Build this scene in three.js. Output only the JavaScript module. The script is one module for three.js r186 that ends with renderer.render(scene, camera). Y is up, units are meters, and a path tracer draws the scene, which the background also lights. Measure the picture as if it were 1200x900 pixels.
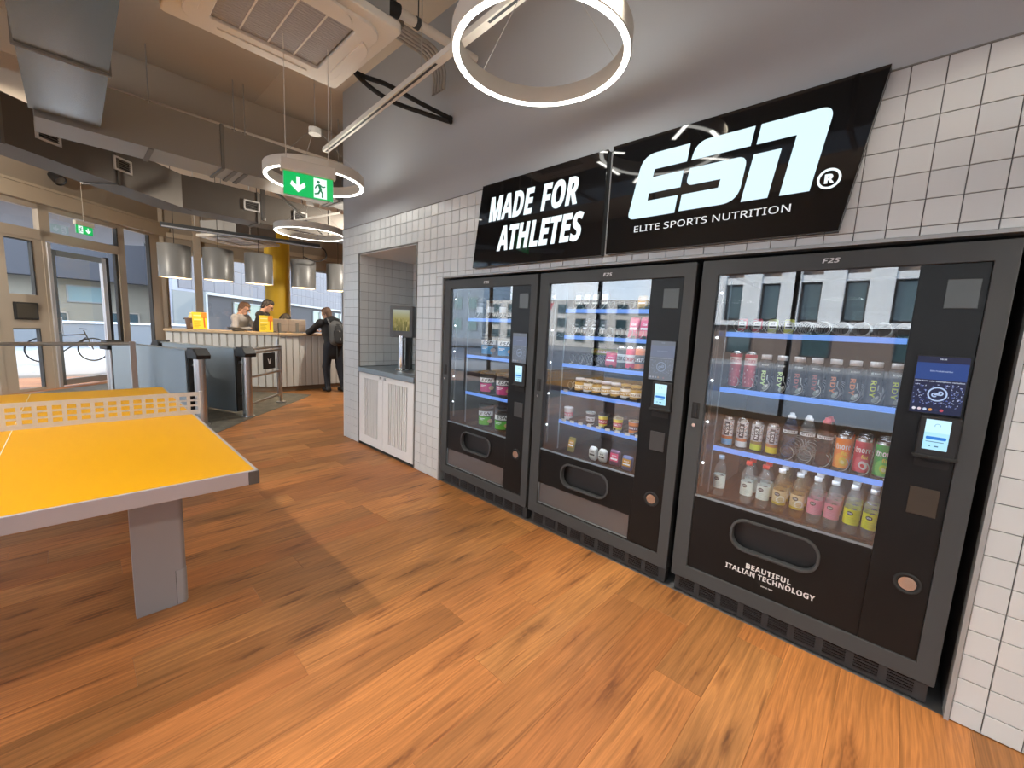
import * as THREE from 'three';
import { mergeGeometries } from 'three/addons/utils/BufferGeometryUtils.js';
import { RoundedBoxGeometry } from 'three/addons/geometries/RoundedBoxGeometry.js';
import { MarchingCubes } from 'three/addons/objects/MarchingCubes.js';
import { FontLoader } from 'three/addons/loaders/FontLoader.js';
import { TextGeometry } from 'three/addons/geometries/TextGeometry.js';
import { RectAreaLightUniformsLib } from 'three/addons/lights/RectAreaLightUniformsLib.js';

// ------------------------------------------------------------------ camera, sky, sun, exposure
const R = Math.PI / 180;
const scene = new THREE.Scene();
const camera = new THREE.PerspectiveCamera(2 * Math.atan(450 / 483.78) / R, 4 / 3, 0.05, 400);
{
  const pitch = 0.130984, roll = -0.048384, yaw = 0.815655;
  const cy = Math.cos(yaw), sy = Math.sin(yaw), cp = Math.cos(pitch), sp = Math.sin(pitch), cr = Math.cos(roll), sr = Math.sin(roll);
  const right = new THREE.Vector3(cy, 0, sy), fwd = new THREE.Vector3(sy * cp, -sp, -cy * cp), down = new THREE.Vector3().crossVectors(fwd, right);
  const r2 = right.clone().multiplyScalar(cr).addScaledVector(down, sr), d2 = right.clone().multiplyScalar(-sr).addScaledVector(down, cr);
  camera.matrixAutoUpdate = true;
  camera.quaternion.setFromRotationMatrix(new THREE.Matrix4().makeBasis(r2, d2.clone().negate(), fwd.clone().negate()));
  camera.position.set(0, 1.41, 0);
  scene.add(camera);
  camera.updateMatrixWorld(true); camera.updateProjectionMatrix();
}
const renderer = new THREE.WebGLRenderer({ antialias: true });
renderer.toneMapping = THREE.LinearToneMapping;
renderer.toneMappingExposure = 1.27;
renderer.shadowMap.enabled = true;
RectAreaLightUniformsLib.init();

const SUN = new THREE.Vector3(0.62, 0.44, -0.66).normalize();
// a hazy bright day: pale blue air with thin white cloud, the same all the way round
{
  const w = 512, h = 256, d = new Float32Array(w * h * 4), hs = (a, b) => { const t = Math.sin(a * 127.1 + b * 311.7) * 43758.5453; return t - Math.floor(t); };
  const nz = (x, y) => { const ix = Math.floor(x), iy = Math.floor(y), sm = (t) => t * t * (3 - 2 * t), fx = sm(x - ix), fy = sm(y - iy), m = (k) => ((k % 64) + 64) % 64, g = (p, q) => hs(m(p), q); return (g(ix, iy) * (1 - fx) + g(ix + 1, iy) * fx) * (1 - fy) + (g(ix, iy + 1) * (1 - fx) + g(ix + 1, iy + 1) * fx) * fy; };
  for (let y = 0; y < h; y++) for (let x = 0; x < w; x++) {
    const up = Math.max(0, (y + 0.5) / h * 2 - 1), c = Math.min(1, Math.max(0, (0.6 * nz(x / 8, up * 14) + 0.4 * nz(x / 4, up * 30 + 9)) * 1.6 - 0.35)), k = Math.pow(up, 0.6), o = (y * w + x) * 4;
    const air = [0.74 - 0.40 * k, 0.90 - 0.28 * k, 1.06 + 0.02 * k]; for (let q = 0; q < 3; q++) d[o + q] = air[q] * (1 - 0.6 * c) + [1.12, 1.12, 1.12][q] * 0.6 * c; d[o + 3] = 1;
  }
  const t = new THREE.DataTexture(d, w, h, THREE.RGBAFormat, THREE.FloatType); t.mapping = THREE.EquirectangularReflectionMapping; t.magFilter = THREE.LinearFilter; t.needsUpdate = true;
  scene.background = t; scene.environment = t; scene.backgroundIntensity = 1; scene.environmentIntensity = 4.2; scene.backgroundIntensity = 4.2;
}
const sun = new THREE.DirectionalLight(0xfff1dc, 9.0);
sun.position.copy(SUN).multiplyScalar(60); sun.castShadow = true;
Object.assign(sun.shadow.camera, { left: -60, right: 60, top: 60, bottom: -60, near: 1, far: 160 });
sun.name = 'sun'; scene.add(sun); scene.add(sun.target);
const RING_GLOW = 6, RING_LIGHT = 22, SPOT_LIGHT = 13.5, WARM = [0.95, 0.93, 0.86];

// ------------------------------------------------------------------ helpers
let seed = 7;
const rnd = () => { seed = (seed + 0x6d2b79f5) | 0; let t = Math.imul(seed ^ (seed >>> 15), 1 | seed); t = (t + Math.imul(t ^ (t >>> 7), 61 | t)) ^ t; return ((t ^ (t >>> 14)) >>> 0) / 4294967296; };
const used = {};
const numbered = (n) => { const k = used[n] = (used[n] ?? -1) + 1; return k ? n + '_' + String(k).padStart(3, '0') : n; };
const V = (x, y, z) => new THREE.Vector3(x, y, z);
function clean(g) { let q = g.index ? g.toNonIndexed() : g; for (const k of Object.keys(q.attributes)) if (!['position', 'normal', 'uv'].includes(k)) q.deleteAttribute(k); if (!q.attributes.uv) q.setAttribute('uv', new THREE.BufferAttribute(new Float32Array(q.attributes.position.count * 2), 2)); if (!q.attributes.normal) q.computeVertexNormals(); q.morphAttributes = {}; return q; }
const merge = (gs) => gs.length === 1 ? gs[0] : mergeGeometries(gs.map(clean), false);
function mesh(name, geo, mat, parent) {
  const g = Array.isArray(geo) ? merge(geo) : geo;
  const m = new THREE.Mesh(g, mat); m.name = parent === scene ? numbered(name) : name; m.castShadow = m.receiveShadow = true; parent.add(m); return m;
}
function thing(name, label, category, p = [0, 0, 0], turn = 0, group) {
  const o = new THREE.Group(); o.name = numbered(name); scene.add(o); o.position.set(...p); o.rotation.y = turn;
  o.userData = { label, category }; if (group) o.userData.group = group; return o;
}
const tag = (o, label, category, group) => { o.userData = { ...o.userData, label, category }; if (group) o.userData.group = group; return o; };
function structure(name, p = [0, 0, 0], turn = 0, label) { const o = new THREE.Group(); o.name = name; scene.add(o); o.position.set(...p); o.rotation.y = turn; o.userData = { kind: 'structure' }; if (label) o.userData.label = label; return o; }
function copyOf(o, p, turn, label) { const c = o.clone(); c.name = numbered(o.name.replace(/_\d{3}$/, '')); c.userData = { ...o.userData }; if (label) c.userData.label = label; c.position.set(...p); c.rotation.y = turn; scene.add(c); return c; }
const stuff = (m) => { m.userData.kind = 'stuff'; return m; };
const lab = (m, label) => { m.userData.label = label; return m; };
// box by its min / max corners
const bx = (x0, x1, y0, y1, z0, z1) => new THREE.BoxGeometry(Math.abs(x1 - x0), Math.abs(y1 - y0), Math.abs(z1 - z0)).translate((x0 + x1) / 2, (y0 + y1) / 2, (z0 + z1) / 2);
const rb = (x0, x1, y0, y1, z0, z1, r = 0.004, s = 2) => new RoundedBoxGeometry(Math.abs(x1 - x0), Math.abs(y1 - y0), Math.abs(z1 - z0), s, Math.min(r, 0.49 * Math.min(Math.abs(x1 - x0), Math.abs(y1 - y0), Math.abs(z1 - z0)))).translate((x0 + x1) / 2, (y0 + y1) / 2, (z0 + z1) / 2);
const cyl = (r0, r1, h, n = 24, open = false) => new THREE.CylinderGeometry(r1, r0, h, n, 1, open).translate(0, h / 2, 0); // base at y = 0
const lathe = (pts, n = 28) => new THREE.LatheGeometry(pts.map((p) => new THREE.Vector2(p[0], p[1])), n);
function bar(a, b, r, n = 10) { // round bar between two points
  const A = V(...a), B = V(...b), d = B.clone().sub(A), L = d.length();
  return new THREE.CylinderGeometry(r, r, L, n).applyQuaternion(new THREE.Quaternion().setFromUnitVectors(V(0, 1, 0), d.normalize())).translate((a[0] + b[0]) / 2, (a[1] + b[1]) / 2, (a[2] + b[2]) / 2);
}
function beam(a, b, w, h) { // rectangular bar from a to b, horizontal-ish, w across, h tall
  const A = V(...a), B = V(...b), d = B.clone().sub(A), L = d.length();
  const m = new THREE.Matrix4().lookAt(A, B, V(0, 1, 0));
  return new THREE.BoxGeometry(w, h, L).applyMatrix4(m).translate((a[0] + b[0]) / 2, (a[1] + b[1]) / 2, (a[2] + b[2]) / 2);
}
const tube = (pts, r, n = 40, k = 8) => new THREE.TubeGeometry(new THREE.CatmullRomCurve3(pts.map((p) => V(...p))), n, r, k, false);
function rrect(x0, y0, x1, y1, r, S = new THREE.Shape()) {
  S.moveTo(x0 + r, y0); S.lineTo(x1 - r, y0); S.absarc(x1 - r, y0 + r, r, -Math.PI / 2, 0, false); S.lineTo(x1, y1 - r); S.absarc(x1 - r, y1 - r, r, 0, Math.PI / 2, false);
  S.lineTo(x0 + r, y1); S.absarc(x0 + r, y1 - r, r, Math.PI / 2, Math.PI, false); S.lineTo(x0, y0 + r); S.absarc(x0 + r, y0 + r, r, Math.PI, Math.PI * 1.5, false); return S;
}
const rectPath = (x0, y0, x1, y1) => { const p = new THREE.Path(); p.moveTo(x0, y0); p.lineTo(x1, y0); p.lineTo(x1, y1); p.lineTo(x0, y1); p.closePath(); return p; };
const ext = (shape, depth, bevel = 0, seg = 12) => new THREE.ExtrudeGeometry(shape, { depth, bevelEnabled: bevel > 0, bevelThickness: bevel, bevelSize: bevel, bevelOffset: -bevel, bevelSegments: 2, curveSegments: seg });
// a shape drawn in (u, y) of the right-hand wall, u growing with z; it comes out at x and stands t proud towards the room
const onWall = (g) => g.applyMatrix4(new THREE.Matrix4().makeBasis(V(0, 0, 1), V(0, 1, 0), V(-1, 0, 0)));   // local (u, y, out) -> world (z, y, -x)
const std = (color, roughness = 0.6, extra = {}) => new THREE.MeshStandardMaterial({ color, roughness, ...extra });
const lin = (r, g, b) => new THREE.Color().setRGB(r, g, b);
const phys = (o) => new THREE.MeshPhysicalMaterial(o);
function canvasTex(w, h, draw) {
  const c = document.createElement('canvas'); c.width = w; c.height = h; const x = c.getContext('2d'); draw(x, w, h);
  const t = new THREE.CanvasTexture(c); t.colorSpace = THREE.SRGBColorSpace; t.magFilter = THREE.LinearFilter; t.wrapS = THREE.RepeatWrapping; return t;
}
const inFrame = (p) => { const q = p.clone().project(camera); const c = p.clone().applyMatrix4(camera.matrixWorldInverse); return c.z < -0.1 && Math.abs(q.x) < 1.03 && Math.abs(q.y) < 1.03; };
const depthOf = (p) => -p.clone().applyMatrix4(camera.matrixWorldInverse).z;

// fast value noise
const NH = new Float32Array(65536); for (let i = 0; i < 65536; i++) NH[i] = rnd();
const h2 = (x, y) => NH[((x * 73 + y * 4391) ^ (y * 29 + x * 977)) & 65535];
function vn(x, y) { const ix = Math.floor(x), iy = Math.floor(y); let fx = x - ix, fy = y - iy; fx = fx * fx * (3 - 2 * fx); fy = fy * fy * (3 - 2 * fy); const a = h2(ix, iy), b = h2(ix + 1, iy), c = h2(ix, iy + 1), d = h2(ix + 1, iy + 1); return a + (b - a) * fx + (c - a + (a - b - c + d) * fx) * fy; }
const fbm = (x, y, o = 3) => { let s = 0, a = 0.5; for (let i = 0; i < o; i++) { s += a * vn(x, y); x = x * 2.03 + 17.1; y = y * 2.03 + 5.7; a *= 0.5; } return s / (1 - Math.pow(0.5, o)); };

// bodies: a smooth union of tapered capsules, polygonised
function blob(bones, cell, k = 0.02) {
  let lo = [1e9, 1e9, 1e9], hi = [-1e9, -1e9, -1e9];
  for (const b of bones) for (let i = 0; i < 3; i++) { const r = Math.max(b[6], b[7]); lo[i] = Math.min(lo[i], b[i] - r, b[i + 3] - r); hi[i] = Math.max(hi[i], b[i] + r, b[i + 3] + r); }
  const side = Math.max(hi[0] - lo[0], hi[1] - lo[1], hi[2] - lo[2]) + 6 * cell + 0.02, n = Math.max(12, Math.ceil(side / cell)), c = [0, 1, 2].map((i) => (lo[i] + hi[i]) / 2), half = n / 2;
  const f = new Float32Array(n * n * n).fill(0.2), at = (i, a) => c[a] + ((i - half) / half) * side / 2, ix = (v, a) => Math.round(((v - c[a]) / (side / 2)) * half + half);
  for (const b of bones) {
    const m = Math.max(b[6], b[7]) + 0.12, s = [0, 1, 2].map((a) => Math.max(0, ix(Math.min(b[a], b[a + 3]) - m, a))), e = [0, 1, 2].map((a) => Math.min(n - 1, ix(Math.max(b[a], b[a + 3]) + m, a)));
    const dx = b[3] - b[0], dy = b[4] - b[1], dz = b[5] - b[2], L = dx * dx + dy * dy + dz * dz || 1e-9, fx = b[8] ?? 1, fz = b[9] ?? 1, kk = b[10] ?? k;
    for (let z = s[2]; z <= e[2]; z++) for (let y = s[1]; y <= e[1]; y++) for (let x = s[0]; x <= e[0]; x++) {
      const px = at(x, 0) - b[0], py = at(y, 1) - b[1], pz = at(z, 2) - b[2], t = Math.min(1, Math.max(0, (px * dx + py * dy + pz * dz) / L));
      const qx = (px - dx * t) / fx, qy = py - dy * t, qz = (pz - dz * t) / fz, d = Math.sqrt(qx * qx + qy * qy + qz * qz) - (b[6] + (b[7] - b[6]) * t);
      const j = (z * n + y) * n + x, h = Math.max(0, Math.min(1, 0.5 + 0.5 * (f[j] - d) / kk)); f[j] = f[j] + (d - f[j]) * h - kk * h * (1 - h);
    }
  }
  const mc = new MarchingCubes(n, new THREE.MeshBasicMaterial(), false, false, 160000); mc.isolation = 0;
  for (let i = 0; i < f.length; i++) mc.field[i] = -f[i];
  mc.update();
  const cnt = mc.count ?? mc.geometry.drawRange.count, p = new Float32Array(mc.positionArray.subarray(0, cnt * 3)), nn = new Float32Array(mc.normalArray.subarray(0, cnt * 3));
  for (let i = 0; i < cnt; i++) for (let a = 0; a < 3; a++) p[i * 3 + a] = c[a] + p[i * 3 + a] * side / 2;
  const g = new THREE.BufferGeometry(); g.setAttribute('position', new THREE.BufferAttribute(p, 3)); g.setAttribute('normal', new THREE.BufferAttribute(nn, 3)); g.setAttribute('uv', new THREE.BufferAttribute(new Float32Array(cnt * 2), 2)); return g;
}

// ------------------------------------------------------------------ materials
const M = {
  tile: [0, 1, 2].map((i) => phys({ color: lin(0.61 + i * 0.02, 0.635 + i * 0.019, 0.64 + i * 0.016), roughness: 0.28, clearcoat: 0.4, clearcoatRoughness: 0.2 })),
  grout: std(lin(0.14, 0.14, 0.14), 0.9), plaster: std(lin(0.42, 0.435, 0.45), 0.9), ceiling: std(lin(0.62, 0.53, 0.42), 0.9), taupe: std(lin(0.42, 0.36, 0.29), 0.7), wallTan: std(lin(0.32, 0.27, 0.215), 0.9),
  woodTrim: std(lin(0.45, 0.38, 0.29), 0.6), galv: std(lin(0.27, 0.31, 0.33), 0.24, { metalness: 0.75 }), galvDull: std(lin(0.22, 0.21, 0.19), 0.6, { metalness: 0.5 }),
  steel: std(lin(0.62, 0.62, 0.62), 0.28, { metalness: 1 }), steelBrushed: std(lin(0.27, 0.315, 0.345), 0.45, { metalness: 0.55 }), chrome: std(lin(0.75, 0.75, 0.75), 0.1, { metalness: 1 }),
  alu: std(lin(0.62, 0.62, 0.64), 0.38, { metalness: 0.7 }), black: std(lin(0.012, 0.012, 0.013), 0.5), blackGloss: phys({ color: lin(0.008, 0.008, 0.009), roughness: 0.04 }), rubber: std(lin(0.02, 0.02, 0.02), 0.85),
  frame: std(lin(0.050, 0.054, 0.056), 0.6), panel: phys({ color: lin(0.010, 0.0105, 0.011), roughness: 0.3, specularIntensity: 0.5 }), dark: std(lin(0.02, 0.02, 0.022), 0.7), plinth: std(lin(0.036, 0.037, 0.038), 0.6),
  white: std(lin(0.78, 0.77, 0.75), 0.45), whiteWarm: std(lin(0.74, 0.70, 0.62), 0.5), shade: std(lin(0.19, 0.19, 0.185), 0.38, { metalness: 0.1 }), yellow: phys({ color: lin(0.72, 0.36, 0.003), roughness: 0.4, specularIntensity: 0.35 }), yellowPaint: std(lin(0.72, 0.46, 0.02), 0.55), netMetal: std(lin(0.60, 0.58, 0.57), 0.45, { metalness: 0.3 }),
  glass: phys({ color: lin(1, 1, 1), transmission: 1, thickness: 0, roughness: 0.0, ior: 1.5 }), vendGlass: phys({ color: lin(0.97, 0.98, 0.98), transmission: 1, thickness: 0, roughness: 0.0, ior: 1.85 }), tint: phys({ color: lin(0.32, 0.33, 0.34), transmission: 1, thickness: 0, roughness: 0.02, ior: 1.7 }),
  clearPlastic: phys({ color: lin(0.92, 0.95, 0.96), transmission: 1, thickness: 0, roughness: 0.06, ior: 1.5 }), vinyl: std(lin(0.10, 0.095, 0.08), 0.75), board: std(lin(0.62, 0.61, 0.58), 0.6), deskTop: std(lin(0.55, 0.40, 0.24), 0.45),
  cap: std(lin(0.8, 0.8, 0.8), 0.4), asphalt: std(lin(0.12, 0.125, 0.14), 0.9), pave: std(lin(0.27, 0.265, 0.26), 0.9), conduit: std(lin(0.45, 0.43, 0.40), 0.5, { metalness: 0.4 }),
};
const glow = (r, g, b, k = 1, extra = {}) => new THREE.MeshStandardMaterial({ color: 0x000000, roughness: 0.4, emissive: lin(r, g, b), emissiveIntensity: k, ...extra });
M.ring = glow(...WARM, RING_GLOW); M.led = glow(0.16, 0.34, 0.95, 0.8); M.bead = glow(0.9, 0.95, 1, 4); M.signWhite = glow(0.62, 0.82, 0.92, 1.0); M.signWarm = glow(0.8, 0.92, 0.95, 1.0);
const font = await new FontLoader().loadAsync('fonts/droid/droid_sans_bold.typeface.json');
const fontR = await new FontLoader().loadAsync('fonts/droid/droid_sans_regular.typeface.json');
// lettering as thin raised geometry in (u, y); fitted to a width and a height
function letters(text, w, h, t, slant = 0, f = font, bold = 0) {
  const g = new TextGeometry(text, { font: f, size: 1, depth: 0.1, curveSegments: 6, bevelEnabled: bold > 0, bevelThickness: 0.001, bevelSize: bold, bevelSegments: 1 }); g.computeBoundingBox();
  const b = g.boundingBox; g.translate(-b.min.x, -b.min.y, 0); g.scale(w / (b.max.x - b.min.x), h / (b.max.y - b.min.y), t / 0.1);
  if (slant) g.applyMatrix4(new THREE.Matrix4().set(1, slant, 0, 0, 0, 1, 0, 0, 0, 0, 1, 0, 0, 0, 0, 1)); return g;
}
// ------------------------------------------------------------------ the setting
const W = 2.23, CEIL = 3.95, TOP = 2.464, WEND = -4.92;
// floor: oak planks, each its own piece where it can be told apart
const oak = (() => {
  const w = 2048, h = 1280, strips = 10, sh = h / strips, data = new Uint8Array(w * h * 4);
  for (let s = 0; s < strips; s++) {
    const tone = 0.90 + 0.17 * rnd(), warm = rnd() * 0.07, ox = rnd() * 900, oy = rnd() * 900, knots = [];
    for (let k = 0, n = 1 + Math.floor(rnd() * 2.6); k < n; k++) knots.push([rnd() * w, (0.15 + 0.7 * rnd()) * sh, 26 + rnd() * 46, 0.35 + rnd() * 0.65]);
    for (let y = 0; y < sh; y++) for (let x = 0; x < w; x++) {
      let bend = 0, dark = 0;
      for (const [kx, ky, kr, ks] of knots) { const dx = (x - kx) / (kr * 3.6), dy = (y - ky + 3 * Math.sin(x * 0.02 + ky)) / (kr * 0.26), q = dx * dx + dy * dy; if (q < 9) { const e = Math.exp(-q); bend += (y > ky ? 1 : -1) * e * 6; dark += ks * Math.exp(-q * 1.5) * (0.35 + 0.65 * vn(x * 0.03 + kx, y * 0.35 + ky)); } }
      const yy = y + bend + 12 * (fbm(x * 0.0018 + ox, y * 0.006 + oy, 2) - 0.5), fine = vn(x * 0.012 + ox, yy * 1.05 + oy), line = vn(x * 0.0035 + oy, yy * 0.42 + ox), mid = fbm(x * 0.0022 + ox, yy * 0.11 + oy, 2), broad = fbm(x * 0.0014 + oy, y * 0.012 + ox, 2);
      const pore = Math.max(0, vn(x * 0.03 + oy * 2, y * 1.3 + ox) - 0.8) * 0.5, cath = 0.5 + 0.5 * Math.sin(yy * 0.34 + 7 * fbm(x * 0.0013 + oy, yy * 0.02 + ox, 2));
      let v = tone * (0.90 + 0.10 * (fine - 0.5) + 0.12 * (line - 0.5) + 0.20 * (mid - 0.5) + 0.18 * (broad - 0.5) + 0.05 * (cath - 0.5) - pore * 0.3);
      const streak = Math.max(0, mid - 0.66) * 1.2 + Math.min(1, dark) * 0.42; v *= 1 - Math.min(0.5, streak);
      const o = ((s * sh + y) * w + x) * 4;
      data[o] = Math.min(255, 195 * v * (1 - streak * 0.05)); data[o + 1] = Math.min(255, 134 * v * (1 - warm - streak * 0.18)); data[o + 2] = Math.min(255, 77 * v * (1 - warm * 1.5 - streak * 0.2)); data[o + 3] = 255;
    }
  }
  const t = new THREE.DataTexture(data, w, h); t.colorSpace = THREE.SRGBColorSpace; t.magFilter = THREE.LinearFilter; t.minFilter = THREE.LinearMipmapLinearFilter; t.generateMipmaps = true; t.wrapS = t.wrapT = THREE.RepeatWrapping; t.needsUpdate = true; return t;
})();
M.oak = phys({ map: oak, roughness: 0.42, specularIntensity: 0.7 });
const PW = 0.192, PL = 1.29;
function plankGeo(x0, x1, z0, z1, strip, off, flip) {
  const c = 0.0009, g = 0.0002, X0 = x0 + g, X1 = x1 - g, Z0 = z0 + g, Z1 = z1 - g, y = 0, yb = -0.006;
  const ring = (k, yy) => [[X0 + k, yy, Z0 + k], [X1 - k, yy, Z0 + k], [X1 - k, yy, Z1 - k], [X0 + k, yy, Z1 - k]];
  const A = ring(c, y), B = ring(0, -c), C = ring(0, yb), P = [], uv = [], put = (a, b, d, e) => { for (const q of [a, b, d, a, d, e]) { P.push(...q); const u = (q[0] - x0 + off) / PL, v = (q[2] - z0) / PW; uv.push(flip ? -u : u, (strip + 0.02 + 0.96 * (flip ? 1 - v : v)) / 10); } };
  put(A[3], A[2], A[1], A[0]);
  for (let i = 0; i < 4; i++) { const j = (i + 1) % 4; put(A[i], A[j], B[j], B[i]); put(B[i], B[j], C[j], C[i]); }
  const q = new THREE.BufferGeometry(); q.setAttribute('position', new THREE.BufferAttribute(new Float32Array(P), 3)); q.setAttribute('uv', new THREE.BufferAttribute(new Float32Array(uv), 2)); q.computeVertexNormals(); return q;
}
const floor = structure('floor');
mesh('subfloor', bx(-4.3, 8, -0.12, -0.007, -13, 4.3), M.grout, floor);
const mat = [[1.12, -5.91], [1.715, -6.62], [2.61, -7.56], [3.02, -8.05], [2.75, -8.42], [1.35, -9.95], [1.5, -12.2], [-2.6, -8.3], [-3.6, -7.2], [-3.9, -5.4], [0.7, -5.4]]; // entrance flooring
const inside = (x, z, poly) => { let r = false; for (let i = 0, j = poly.length - 1; i < poly.length; j = i++) if ((poly[i][1] > z) !== (poly[j][1] > z) && x < ((poly[j][0] - poly[i][0]) * (z - poly[i][1])) / (poly[j][1] - poly[i][1]) + poly[i][0]) r = !r; return r; };
{
  const list = [];
  for (let r = -21; r < 67; r++) {
    const z1 = 4.0 - PW * (r + 21), z0 = z1 - PW; if (z0 < -12.6) break;
    const lim = z1 > WEND + 0.1 ? W + 0.01 : 7.6; let x = -4.05 - rnd() * PL;
    while (x < lim) {
      const a = Math.max(x, -4.05), b = Math.min(x + PL, lim), off = a - x; x += PL; if (b - a < 0.03) continue;
      const cx = (a + b) / 2, cz = (z0 + z1) / 2, strip = Math.floor(rnd() * 10), flip = rnd() < 0.5; if ([[a, z0], [b, z0], [a, z1], [b, z1]].every(([p, q]) => inside(p, q, mat))) continue;
      let best = 0; for (let i = 0; i <= 8; i++) { const p = V(a + (b - a) * i / 8, 0, cz); if (inFrame(p)) { const d = depthOf(p); best = Math.max(best, (1.41 / d) * (PW * 484 / d) * (b - a) * 484 / d); } }
      list.push([best, plankGeo(a, b, z0, z1, strip, off, flip)]);
    }
  }
  list.sort((p, q) => q[0] - p[0]);
  const n = Math.min(290, list.findIndex((p) => p[0] < 60));
  list.slice(0, n).forEach(([, g]) => mesh('plank', g, M.oak, floor));
  stuff(mesh('distant_planks', list.slice(n).map((p) => p[1]), M.oak, floor));
  const S = new THREE.Shape(mat.map(([x, z]) => new THREE.Vector2(x, -z)));
  const entry = structure('floor_entrance'); mesh('vinyl_sheet', ext(S, 0.004).rotateX(-Math.PI / 2), (() => { const t = canvasTex(256, 256, (c) => { for (let y = 0; y < 256; y += 2) for (let x = 0; x < 256; x += 2) { const v = 70 + 40 * fbm(x * 0.05, y * 0.05, 3) + 14 * rnd(); c.fillStyle = `rgb(${v * 1.04 | 0},${v | 0},${v * 0.88 | 0})`; c.fillRect(x, y, 2, 2); } }); t.wrapT = THREE.RepeatWrapping; return std(0xffffff, 0.6, { map: t }); })(), entry);
}
// ceiling with a downstand beam and a flat recess panel
const ceiling = structure('ceiling');
mesh('slab', bx(-4.4, 8, CEIL, CEIL + 0.3, -13, 4.4), M.ceiling, ceiling);
mesh('beam', bx(-4.2, 8, 3.6, CEIL, -6.42, -6.02), M.ceiling, ceiling);
mesh('lowered_panel', rb(0.2, 1.62, CEIL - 0.05, CEIL, -5.9, -1.4, 0.01), std(lin(0.50, 0.42, 0.33), 0.9), ceiling);
// right-hand wall: a thick shape with the openings for the machines and the dispenser niche
const MZ0 = -2.972, MZ1 = 0.284, MTOP = 1.823, NZ0 = -4.53, NZ1 = -3.387, NTOP = 2.158, DEPTH = 1.0;
const wallR = structure('wall_right'); M.trim = std(lin(0.38, 0.39, 0.39), 0.5, { metalness: 0.3 });
{
  const S = new THREE.Shape(); S.moveTo(WEND, 0); S.lineTo(NZ0, 0); S.lineTo(NZ0, NTOP); S.lineTo(NZ1, NTOP); S.lineTo(NZ1, 0); S.lineTo(MZ0, 0); S.lineTo(MZ0, MTOP); S.lineTo(MZ1, MTOP); S.lineTo(MZ1, 0); S.lineTo(4.3, 0); S.lineTo(4.3, TOP); S.lineTo(WEND, TOP); S.closePath();
  const g = onWall(ext(S, DEPTH)).translate(W + 0.008 + DEPTH, 0, 0);
  mesh('tile_backing', g, M.grout, wallR);
  mesh('rear_lining', bx(W + DEPTH, W + DEPTH + 0.1, 0, CEIL, WEND, 4.3), M.dark, wallR);
  mesh('plaster', bx(W + 0.004, W + DEPTH, TOP + 0.004, CEIL, WEND, 4.3), M.plaster, wallR);
  mesh('tile_trim', bx(W - 0.003, W + 0.01, TOP - 0.002, TOP + 0.004, WEND, 4.3), M.galvDull, wallR);
  for (const [a, b, c, d] of [[MZ1 - 0.002, MZ1 + 0.012, 0, MTOP + 0.012], [MZ0 - 0.012, MZ0 + 0.002, 0, MTOP + 0.012]]) mesh('edge_trim', bx(W - 0.006, W + 0.06, c, d, a, b), M.trim, wallR);
  mesh('edge_trim', bx(W - 0.006, W + 0.06, MTOP - 0.002, MTOP + 0.012, MZ0, MZ1), M.trim, wallR);
  for (const [a, b] of [[NZ0 - 0.008, NZ0], [NZ1, NZ1 + 0.008]]) mesh('edge_trim', bx(W - 0.003, W + 0.02, 0, NTOP + 0.008, a, b), M.galvDull, wallR);
  mesh('edge_trim', bx(W - 0.003, W + 0.02, NTOP, NTOP + 0.008, NZ0, NZ1), M.galvDull, wallR);
  mesh('edge_trim', bx(W - 0.003, W + 0.012, 0, TOP, WEND - 0.006, WEND), M.white, wallR);
}
function tileGeo(cx, x, y0, y1, z0, z1, face) { // face: 'x' looks towards -x, 'z' towards +z
  const k = 0.0012, t = 0.007, w = (z1 - z0) / 2, h = (y1 - y0) / 2, P = [], q = (a, b, c, d) => { for (const v of [a, b, c, a, c, d]) P.push(...v); };
  const A = [[-w + k, -h + k, t], [w - k, -h + k, t], [w - k, h - k, t], [-w + k, h - k, t]], B = [[-w, -h, t - k], [w, -h, t - k], [w, h, t - k], [-w, h, t - k]], C = [[-w, -h, 0], [w, -h, 0], [w, h, 0], [-w, h, 0]];
  q(...A); for (let i = 0; i < 4; i++) { const j = (i + 1) % 4; q(B[i], B[j], A[j], A[i]); q(C[i], C[j], B[j], B[i]); }
  const g = new THREE.BufferGeometry(); g.setAttribute('position', new THREE.BufferAttribute(new Float32Array(P), 3)); g.computeVertexNormals(); return g;
}
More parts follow.
